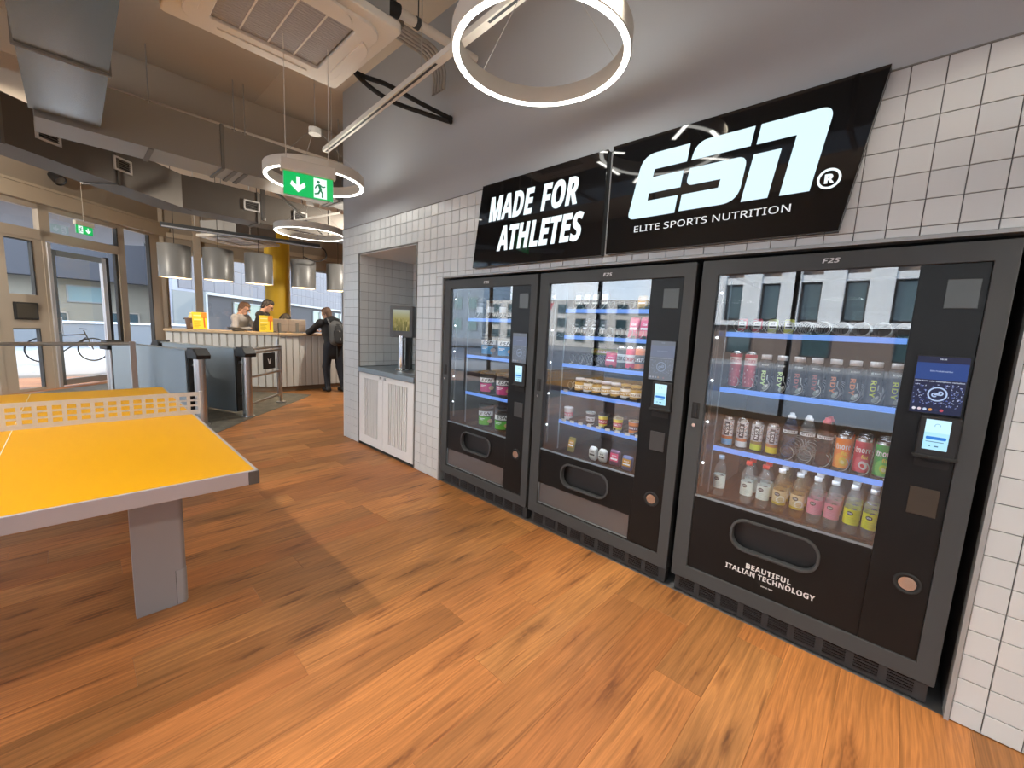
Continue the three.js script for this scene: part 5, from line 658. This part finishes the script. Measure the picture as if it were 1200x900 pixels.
// ------------------------------------------------------------------ pendants over the desk
{
  const mk = (label, p) => { const t = thing('pendant_lamp', label, 'lamp', p, 0, 'grey drum pendants over the desk'), r = 0.235, h = 0.56; mesh('shade', lathe([[r - 0.006, 0.006], [r - 0.006, h - 0.01], [0.03, h - 0.01], [0.03, h], [r, h], [r, 0.0], [r - 0.006, 0.006]], 40), M.shade, t); mesh('inner_reflector', lathe([[r - 0.008, 0.004], [r - 0.009, h - 0.02]], 40), M.whiteWarm, t); mesh('bulb', new THREE.SphereGeometry(0.05, 16, 12).translate(0, 0.22, 0), glow(1, 0.72, 0.42, 9), t); mesh('lamp_holder', cyl(0.025, 0.025, 0.24).translate(0, 0.28, 0), M.black, t); mesh('cord', bar([0, h, 0], [0, CEIL - p[1], 0], 0.005, 6), M.rubber, t);
    const l = new THREE.PointLight(lin(1, 0.70, 0.40), 1.6); l.name = 'pendant_light'; l.position.set(0, 0.22, 0); l.castShadow = true; l.shadow.radius = 2; t.add(l); return t; };
  const spots = [[1.29, -9.5], [1.9, -9.35], [2.53, -9.25], [3.35, -9.25], [4.05, -9.2]], names = ['leftmost grey drum pendant, beside the entrance wall', 'second grey drum pendant from the left', 'middle grey drum pendant, in front of the yellow column', 'fourth grey drum pendant, right of the yellow column', 'rightmost grey drum pendant, cut off by the tiled wall corner'];
  const first = mk(names[0], [spots[0][0], 2.03, spots[0][1]]); for (let i = 1; i < 5; i++) copyOf(first, [spots[i][0], 2.04 + i * 0.005, spots[i][1]], 0, names[i]);
}
// ------------------------------------------------------------------ people
const skinMat = std(lin(0.52, 0.30, 0.21), 0.55);
// a hand as palm, four fingers and a thumb; w wrist, d towards the fingertips, n out of the back of the hand
function handBones(w, d, n, curl = 0.35, side = 1) {
  const W0 = V(...w), D = V(...d).normalize(), N = V(...n).normalize(), X = new THREE.Vector3().crossVectors(D, N).multiplyScalar(side), P = (a, b, c) => W0.clone().addScaledVector(D, a).addScaledVector(X, b).addScaledVector(N, c), out = [], add = (a, b, r0, r1) => out.push([a.x, a.y, a.z, b.x, b.y, b.z, r0, r1, 1, 1, 0.006]);
  for (const k of [-0.026, -0.009, 0.009, 0.026]) add(P(0.01, k * 0.6, 0), P(0.085, k, 0), 0.015, 0.013);
  [[-0.028, 0.064], [-0.0095, 0.078], [0.0095, 0.073], [0.028, 0.056]].forEach(([k, L]) => { const a = P(0.088, k, 0), b = P(0.088 + L * 0.48, k * 1.08, -L * 0.25 * curl), c = P(0.088 + L * (0.95 - 0.3 * curl), k * 1.1, -L * 0.9 * curl); add(a, b, 0.0098, 0.0088); add(b, c, 0.0088, 0.0078); });
  const a = P(0.02, -0.03, -0.008), b = P(0.055, -0.056, -0.018), c = P(0.085, -0.062, -0.03); add(a, b, 0.013, 0.0105); add(b, c, 0.0105, 0.009); return out;
}
// headBones: about the centre of the head, facing +z before yaw and pitch
function head(c, yaw, pitch, hairStyle, hairMat, parent, glasses) {
  const g = new THREE.Group(); g.name = 'head'; parent.add(g); g.position.set(...c); g.rotation.set(pitch, yaw, 0, 'YXZ');
  const B = [[0, 0.03, -0.012, 0, 0.045, 0.012, 0.083, 0.08, 0.92, 1.05], [0, -0.03, 0.022, 0, -0.075, 0.045, 0.062, 0.036, 1, 1], [0, -0.05, -0.02, 0, -0.13, -0.035, 0.052, 0.055, 1, 1], [0, 0.02, 0.088, 0, -0.022, 0.112, 0.009, 0.015, 1, 1, 0.012], [-0.076, 0.01, 0, -0.082, -0.02, -0.004, 0.016, 0.012, 0.5, 1, 0.01], [0.076, 0.01, 0, 0.082, -0.02, -0.004, 0.016, 0.012, 0.5, 1, 0.01], [-0.022, -0.055, 0.078, 0.022, -0.055, 0.078, 0.009, 0.009, 1, 1, 0.008], [-0.04, 0.035, 0.075, 0.04, 0.035, 0.075, 0.012, 0.012, 1, 1, 0.015]];
  mesh('face', blob(B, 0.005, 0.02), skinMat, g); mesh('eyes', [-1, 1].map((s) => new THREE.SphereGeometry(0.012, 12, 8).translate(s * 0.032, 0.014, 0.082)), std(lin(0.05, 0.04, 0.035), 0.2), g); mesh('mouth', rb(-0.024, 0.024, -0.058, -0.052, 0.083, 0.09, 0.002), std(lin(0.32, 0.12, 0.1), 0.5), g);
  mesh('hair', blob(hairStyle, 0.006, 0.025), hairMat, g); if (glasses) mesh('glasses', [new THREE.TorusGeometry(0.024, 0.003, 6, 20).translate(-0.032, 0.014, 0.102), new THREE.TorusGeometry(0.024, 0.003, 6, 20).translate(0.032, 0.014, 0.102), bar([-0.01, 0.016, 0.104], [0.01, 0.016, 0.104], 0.003), bar([-0.056, 0.016, 0.1], [-0.085, 0.014, 0.0], 0.003), bar([0.056, 0.016, 0.1], [0.085, 0.014, 0.0], 0.003)], M.black, g); return g;
}
const shortHair = [[0, 0.075, -0.03, 0, 0.085, 0.02, 0.078, 0.07, 1.02, 1.05], [0, 0.03, -0.055, 0, -0.03, -0.06, 0.068, 0.055, 1.05, 0.9], [-0.07, 0.05, -0.01, -0.074, 0.0, -0.015, 0.022, 0.014], [0.07, 0.05, -0.01, 0.074, 0.0, -0.015, 0.022, 0.014]];
const bobHair = [...shortHair, [-0.078, 0.05, -0.015, -0.08, -0.075, -0.01, 0.03, 0.026], [0.078, 0.05, -0.015, 0.08, -0.075, -0.01, 0.03, 0.026], [0, 0.0, -0.075, 0, -0.09, -0.07, 0.06, 0.05, 1.2, 0.8], [-0.04, 0.085, 0.05, 0.045, 0.075, 0.055, 0.025, 0.025]];
// a standing adult; forward is +z. lean is how far the shoulders are ahead of the hips; arms: [elbow, wrist] for left (+x) and right
function adult(label, p, turn, o) {
  const t = thing('person', label, 'person', p, turn), sh = o.sh ?? 1.42, ln = o.lean ?? 0, hip = 0.92, J = { hipL: [0.09, hip, 0], hipR: [-0.09, hip, 0], knL: [0.1, 0.5, 0.03], knR: [-0.1, 0.5, 0.03], anL: [0.1, 0.09, -0.03], anR: [-0.1, 0.09, -0.03], shL: [0.185, sh, ln], shR: [-0.185, sh, ln] };
  if (o.legs) Object.assign(J, o.legs);
  const b = (a, c, r0, r1, fx, fz) => [...a, ...c, r0, r1, fx ?? 1, fz ?? 1];
  const legs = (e) => [b(J.hipL, J.knL, 0.088 + e, 0.058 + e), b(J.knL, J.anL, 0.058 + e, 0.040 + e), b(J.hipR, J.knR, 0.088 + e, 0.058 + e), b(J.knR, J.anR, 0.058 + e, 0.040 + e), b([-0.06, hip + 0.03, -0.01], [0.06, hip + 0.03, -0.01], 0.105 + e, 0.105 + e)];
  const arms = (e, end = 1) => [['shL', 0], ['shR', 1]].flatMap(([s, i]) => { const [el, wr] = o.arms[i], w = el.map((v, k) => v + (wr[k] - v) * end); return [b(J[s], el, 0.052 + e, 0.042 + e), b(el, w, 0.042 + e, 0.03 + e)]; });
  const torso = (e) => [b([0, hip + 0.04, 0], [0, (hip + sh) / 2 + 0.02, ln * 0.45], 0.115 + e, 0.125 + e, 1.25, 0.9), b([0, (hip + sh) / 2, ln * 0.45], [0, sh - 0.05, ln], 0.125 + e, 0.115 + e, 1.35, 0.9), b(J.shL, J.shR, 0.06 + e, 0.06 + e), b([0, sh - 0.02, ln], [0, sh + 0.05, ln + 0.01], 0.07, 0.055)];
  const hands = o.arms.flatMap(([el, wr], i) => handBones(wr, wr.map((v, k) => v - el[k]), [0, 1, 0], 0.5, i ? -1 : 1));
  mesh('body', [blob([...torso(-0.02), ...arms(-0.012), ...legs(-0.02)], 0.018, 0.03), blob(hands.slice(0, hands.length / 2), 0.004, 0.006), blob(hands.slice(hands.length / 2), 0.004, 0.006)], skinMat, t);
  mesh(o.topName ?? 'sweater', blob([...torso(0.012), ...arms(0.012, 0.97), ...(o.hem ? [b([0, hip - o.hem, 0], [0, hip + 0.1, 0], 0.135, 0.13, 1.25, 0.95)] : [])], 0.016, 0.035), o.top, t);
  mesh('trousers', blob(legs(0.012), 0.018, 0.03), o.trousers, t);
  mesh('shoes', ['L', 'R'].map((s) => { const a = J['an' + s]; return blob([[a[0], 0.05, a[2] - 0.03, a[0], 0.045, a[2] + 0.15, 0.046, 0.04, 1, 1], [a[0], 0.09, a[2] - 0.01, a[0], 0.05, a[2] - 0.02, 0.05, 0.05]], 0.012, 0.02); }), M.black, t);
  head(o.head, o.yaw ?? 0, o.pitch ?? 0, o.hair ?? shortHair, o.hairMat, t, o.glasses); return t;
}
const denim = std(lin(0.03, 0.035, 0.05), 0.85), hairBrown = std(lin(0.11, 0.06, 0.035), 0.7), hairDark = std(lin(0.018, 0.014, 0.012), 0.6);
adult('staff member in a grey sweater with brown hair, looking down behind the desk', [2.33, 0, -10.15], 0.75, { sh: 1.38, lean: 0.1, arms: [[[0.27, 1.14, 0.22], [0.1, 1.17, 0.4]], [[-0.27, 1.12, 0.16], [-0.14, 1.17, 0.38]]], head: [0, 1.56, 0.17], yaw: 0.3, pitch: 0.35, top: std(lin(0.30, 0.31, 0.34), 0.9), trousers: denim, hair: shortHair, hairMat: std(lin(0.14, 0.08, 0.05), 0.7), glasses: true });
adult('man in black with dark hair and glasses, behind the right menu stand', [2.62, 0, -9.78], 1.0, { sh: 1.46, lean: 0.1, arms: [[[0.27, 1.18, 0.16], [0.16, 1.14, 0.38]], [[-0.27, 1.18, 0.12], [-0.15, 1.14, 0.36]]], head: [0, 1.635, 0.19], yaw: 0.3, pitch: 0.45, top: std(lin(0.012, 0.012, 0.014), 0.9), trousers: denim, hairMat: hairDark, glasses: true });
adult('person bent low behind the monitors, only the dark hair showing', [2.93, 0, -9.98], 0.4, { sh: 1.25, lean: 0.3, arms: [[[0.26, 1.0, 0.42], [0.14, 1.14, 0.6]], [[-0.26, 1.0, 0.4], [-0.12, 1.14, 0.6]]], head: [0, 1.37, 0.4], yaw: 0, pitch: 0.8, top: std(lin(0.012, 0.012, 0.014), 0.9), trousers: denim, hair: bobHair, hairMat: hairDark });
// the customer at the desk, seen from behind; his forward (+z local) turns to the desk
const cust = adult('customer in a dark jacket leaning on the reception desk, seen from behind', [3.54, 0, -8.28], Math.PI + 0.1, { sh: 1.36, lean: 0.14, hem: 0.14, topName: 'jacket', arms: [[[0.33, 1.17, 0.30], [0.12, 1.19, 0.50]], [[-0.34, 1.16, 0.26], [-0.14, 1.19, 0.50]]], legs: { knL: [0.12, 0.5, 0.05], anL: [0.13, 0.09, -0.02], knR: [-0.11, 0.5, -0.04], anR: [-0.12, 0.09, -0.16] }, head: [0, 1.52, 0.24], yaw: 0.25, pitch: 0.3, top: std(lin(0.013, 0.013, 0.015), 0.85), trousers: std(lin(0.012, 0.015, 0.024), 0.85), hair: shortHair, hairMat: hairBrown });
mesh('hood', blob([[-0.1, 1.41, 0.04, 0.1, 1.41, 0.04, 0.06, 0.06], [0, 1.40, 0.0, 0, 1.45, 0.03, 0.075, 0.06, 1.3, 0.8]], 0.012, 0.03), std(lin(0.011, 0.011, 0.012), 0.9), cust);
{
  const t = thing('backpack', "grey and black backpack worn on the customer's back", 'backpack', [3.56, 1.0, -8.17], Math.PI + 0.1), grey = std(lin(0.085, 0.085, 0.085), 0.85), blk = std(lin(0.018, 0.018, 0.019), 0.8);
  mesh('main_compartment', blob([[0, 0.02, -0.03, 0, 0.30, 0.03, 0.10, 0.09, 1.55, 0.95], [0, 0.3, 0.03, 0, 0.36, 0.05, 0.085, 0.06, 1.4, 0.9]], 0.012, 0.03), grey, t); mesh('front_pocket', blob([[0, 0.02, -0.11, 0, 0.2, -0.075, 0.07, 0.065, 1.5, 0.6]], 0.01, 0.02), blk, t); mesh('top_pocket', blob([[0, 0.26, -0.055, 0, 0.32, -0.03, 0.045, 0.04, 1.7, 0.6]], 0.01, 0.02), blk, t);
  mesh('reflective_tab', rb(-0.012, 0.012, 0.20, 0.222, -0.128, -0.118, 0.003), M.conduit, t); mesh('zip_pull', bar([0.01, 0.03, -0.16], [0.0, 0.09, -0.145], 0.004), M.conduit, t); mesh('shoulder_strap', [-1, 1].map((s) => tube([[s * 0.1, 0.34, 0.06], [s * 0.125, 0.44, 0.13], [s * 0.12, 0.40, 0.24]], 0.02, 20, 6)), grey, t); mesh('hanging_strap', tube([[0.04, -0.05, -0.08], [0.05, -0.2, -0.1], [0.04, -0.36, -0.09]], 0.014, 20, 6), blk, t);
}
// ------------------------------------------------------------------ outside
const gnd = structure('ground_outside'); mesh('paving', bx(-90, 90, -0.5, -0.14, -110, 60), M.pave, gnd);
const road = structure('road'); mesh('asphalt', bx(-24, -9, -0.14, -0.125, -80, 50), M.asphalt, road);
function facade(name, label, p, turn, w, h, wallMat, build) { const t = thing(name, label, 'building', p, turn); mesh('wall', bx(-w / 2, w / 2, -0.2, h, -6, 0), wallMat, t); build(t, w, h); return t; }
const winGlass = phys({ color: lin(0.05, 0.09, 0.10), roughness: 0.05, clearcoat: 1 }), winTeal = std(lin(0.22, 0.33, 0.34), 0.3), brown = std(lin(0.17, 0.13, 0.11), 0.8), whiteFin = std(lin(0.72, 0.74, 0.75), 0.6), winFrame = std(lin(0.3, 0.31, 0.3), 0.5);
const windowOn = (t, x, y, w, h, fm = winFrame, gm = winGlass, z = 0) => { const f = mesh('window', [bx(x, x + 0.07, y, y + h, z, z + 0.08), bx(x + w - 0.07, x + w, y, y + h, z, z + 0.08), bx(x, x + w, y, y + 0.07, z, z + 0.08), bx(x, x + w, y + h - 0.07, y + h, z, z + 0.08)], fm, t); mesh('pane', bx(x + 0.05, x + w - 0.05, y + 0.05, y + h - 0.05, z + 0.01, z + 0.03), gm, f); };
// across the street, mirrored in the machines: white piers over a dark base
facade('apartment_building', 'white building with tall window slots across the street, mirrored in the nearest machine', [-32, 0, 6], Math.PI / 2, 46, 15, brown, (t, w) => {
  for (let i = 0; i * 2.5 < w - 2; i++) { const x = -w / 2 + i * 2.5; mesh('pier', bx(x, x + 1.25, 2.9, 15, 0, 0.5), whiteFin, t); for (let f = 0; f < 3; f++) { windowOn(t, x + 1.3, 3.1 + f * 3.5, 1.1, 2.6, M.frame, f % 2 ? winTeal : winGlass, 0.02); mesh('spandrel', bx(x + 1.25, x + 2.5, 5.75 + f * 3.5, 6.25 + f * 3.5, 0, 0.4), whiteFin, t); } if (i % 2) windowOn(t, x + 0.4, 0.5, 1.7, 1.8, M.frame, winGlass, 0.02); }
  mesh('ledge', bx(-w / 2, w / 2, 2.6, 2.95, 0, 0.6), whiteFin, t);
});
facade('office_building', 'pale low building with rows of small windows, mirrored in the middle machine', [-34, 0, -29], Math.PI / 2 - 0.15, 22, 5.0, std(lin(0.62, 0.6, 0.56), 0.8), (t, w) => { for (let i = 0; i < 9; i++) for (let f = 0; f < 3; f++) windowOn(t, -w / 2 + 0.9 + i * 2.35, 0.4 + f * 1.55, 1.2, 1.05); });
facade('tower_block', 'blue grey building at the far end of the street, mirrored in the middle machine', [-33, 0, -60], Math.PI / 2 - 0.1, 34, 16, std(lin(0.30, 0.36, 0.42), 0.8), (t, w) => { for (let i = 0; i < 11; i++) for (let f = 0; f < 5; f++) windowOn(t, -w / 2 + 1 + i * 3, 1 + f * 3, 1.7, 1.7, winFrame, winTeal); });
// behind the reception: panelled block on a dark base
{
  const A = [5.2, -29.3], B = [22.6, -50.5], dx = B[0] - A[0], dz = B[1] - A[1], L = Math.hypot(dx, dz), t = thing('panelled_building', 'lilac grey panelled building seen through the reception windows', 'building', [A[0], 0, A[1]], -Math.atan2(dz, dx)), lil = [0, 1, 2].map((i) => std(lin(0.10 + i * 0.007, 0.098 + i * 0.007, 0.110 + i * 0.006), 0.6)), base = std(lin(0.045, 0.04, 0.039), 0.8);
  mesh('wall', bx(-2.5, L + 14, -0.2, 14, -0.6, -0.06), std(lin(0.3, 0.3, 0.34), 0.8), t); mesh('base_wall', bx(0, L + 14, -0.2, 2.55, -0.06, -0.02), base, t); mesh('trim_band', [bx(-0.1, L + 14, 2.55, 2.72, -0.06, 0.15), bx(-0.12, 0.06, -0.2, 2.72, -0.06, 0.15)], winFrame, t);
  const pg = rb(0.012, 1.038, 0.012, 0.738, -0.05, 0.0, 0.01, 1); let k = 0; for (let r = 0; r < 8; r++) for (let c = -2; c < 34; c++) { const m = mesh('panel', pg, lil[(k = (k * 7 + 3 + r) % 11) % 3], t); m.position.set(c * 1.05, 2.74 + r * 0.75, 0); }
  for (const x of [3.0, 4.9, 8.2, 10.1, 17.5, 19.6, 24.5, 26.6]) windowOn(t, x, 1.15, 1.8, 1.15, winFrame, std(lin(0.13, 0.17, 0.11), 0.3)); mesh('end_wall', bx(-2.6, -0.1, -0.2, 2.6, -0.06, 0.0), std(lin(0.14, 0.15, 0.145), 0.7), t);
}
// in front of the entrance door
facade('beige_house', 'beige house with a teal window seen through the glass entrance door', [0.3, 0, -34], 0.1, 16, 3.0, std(lin(0.3, 0.27, 0.21), 0.8), (t) => { windowOn(t, -0.5, 1.75, 1.8, 0.95, winFrame, winTeal); windowOn(t, -1.7, 0.1, 1.2, 1.1, M.taupe, winGlass); windowOn(t, 1.1, 0.1, 1.4, 1.2, M.taupe, winGlass); mesh('upper_storey', bx(-8, 8, 3.0, 8, -6, 1.2), std(lin(0.07, 0.07, 0.078), 0.7), t); });
{ const t = thing('planter_wall', 'low white wall outside the entrance door', 'wall', [0.2, -0.14, -25], 0.1); mesh('block', rb(-4, 4, 0, 0.95, -0.3, 0.3, 0.03), std(lin(0.2, 0.207, 0.213), 0.8), t); mesh('coping', rb(-4.05, 4.05, 0.95, 1.03, -0.36, 0.36, 0.02), whiteFin, t); }
{ const t = thing('canopy', 'dark flat canopy outside over the entrance', 'canopy', [-1.2, 3.35, -13.2], Math.PI / 2 - DA); mesh('deck', rb(-3.5, 4.5, 0, 0.25, -2.2, 2.32, 0.02), std(lin(0.2, 0.2, 0.22), 0.7), t); mesh('edge', rb(-3.55, 4.55, -0.05, 0.3, -2.3, -2.2, 0.01), M.frame, t); mesh('post', bar([-3.2, -3.49, -2.0], [-3.2, 0, -2.0], 0.06), M.frame, t); }
{ const t = thing('bicycle', 'dark bicycle parked outside the glass door', 'bicycle', [-0.15, -0.13, -17.5], 0.25); for (const x of [-0.52, 0.52]) { const w = mesh('wheel', new THREE.TorusGeometry(0.33, 0.02, 8, 36).translate(x, 0.35, 0), M.rubber, t); const sp = []; for (let i = 0; i < 8; i++) sp.push(bar([x, 0.35, 0], [x + 0.33 * Math.cos(i * 0.785), 0.35 + 0.33 * Math.sin(i * 0.785), 0], 0.003, 4)); mesh('spokes', sp, M.steel, w); }
  mesh('frame', [bar([-0.52, 0.35, 0], [-0.12, 0.3, 0], 0.015), bar([-0.12, 0.3, 0], [-0.22, 0.82, 0], 0.016), bar([-0.2, 0.75, 0], [0.36, 0.8, 0], 0.016), bar([-0.12, 0.3, 0], [0.38, 0.7, 0], 0.018), bar([0.34, 0.92, 0], [0.52, 0.35, 0], 0.016), bar([-0.52, 0.35, 0], [-0.2, 0.75, 0], 0.012)], M.black, t); mesh('handlebar', bar([0.33, 0.96, -0.26], [0.33, 0.96, 0.26], 0.014), M.black, t); mesh('saddle', rb(-0.36, -0.1, 0.84, 0.89, -0.07, 0.07, 0.02), M.black, t); }
{ const t = thing('yield_sign', 'red and white yield sign by the street, mirrored in the middle machine', 'road sign', [-9.5, -0.14, -11.4], Math.PI / 2); mesh('post', bar([0, 0, 0], [0, 2.5, 0], 0.035), M.steel, t); const S = new THREE.Shape([[-0.48, 0.84], [0.48, 0.84], [0, 0]].map(([x, y]) => new THREE.Vector2(x, y))), I = new THREE.Shape([[-0.3, 0.73], [0.3, 0.73], [0, 0.21]].map(([x, y]) => new THREE.Vector2(x, y))); const f = mesh('sign_face', ext(S, 0.02).translate(0, 1.9, 0.04), std(lin(0.6, 0.03, 0.04), 0.5), t); mesh('sign_centre', ext(I, 0.004).translate(0, 1.9, 0.06), M.white, f); }
{ const t = thing('arcade_roof', 'flat grey arcade roof outside the reception windows', 'roof', [4.5, 3.3, -14.2]); mesh('deck', rb(-3.0, 4.5, 0, 0.2, -1.6, 1.55, 0.01), std(lin(0.5, 0.5, 0.5), 0.8), t); mesh('edge_beam', rb(-3.0, 4.5, -0.06, 0.24, -1.72, -1.6, 0.01), M.frame, t); for (const x of [-2.8, 4.2]) mesh('post', bar([x, -3.44, -1.5], [x, 0, -1.5], 0.07), M.frame, t); }
renderer.render(scene, camera);
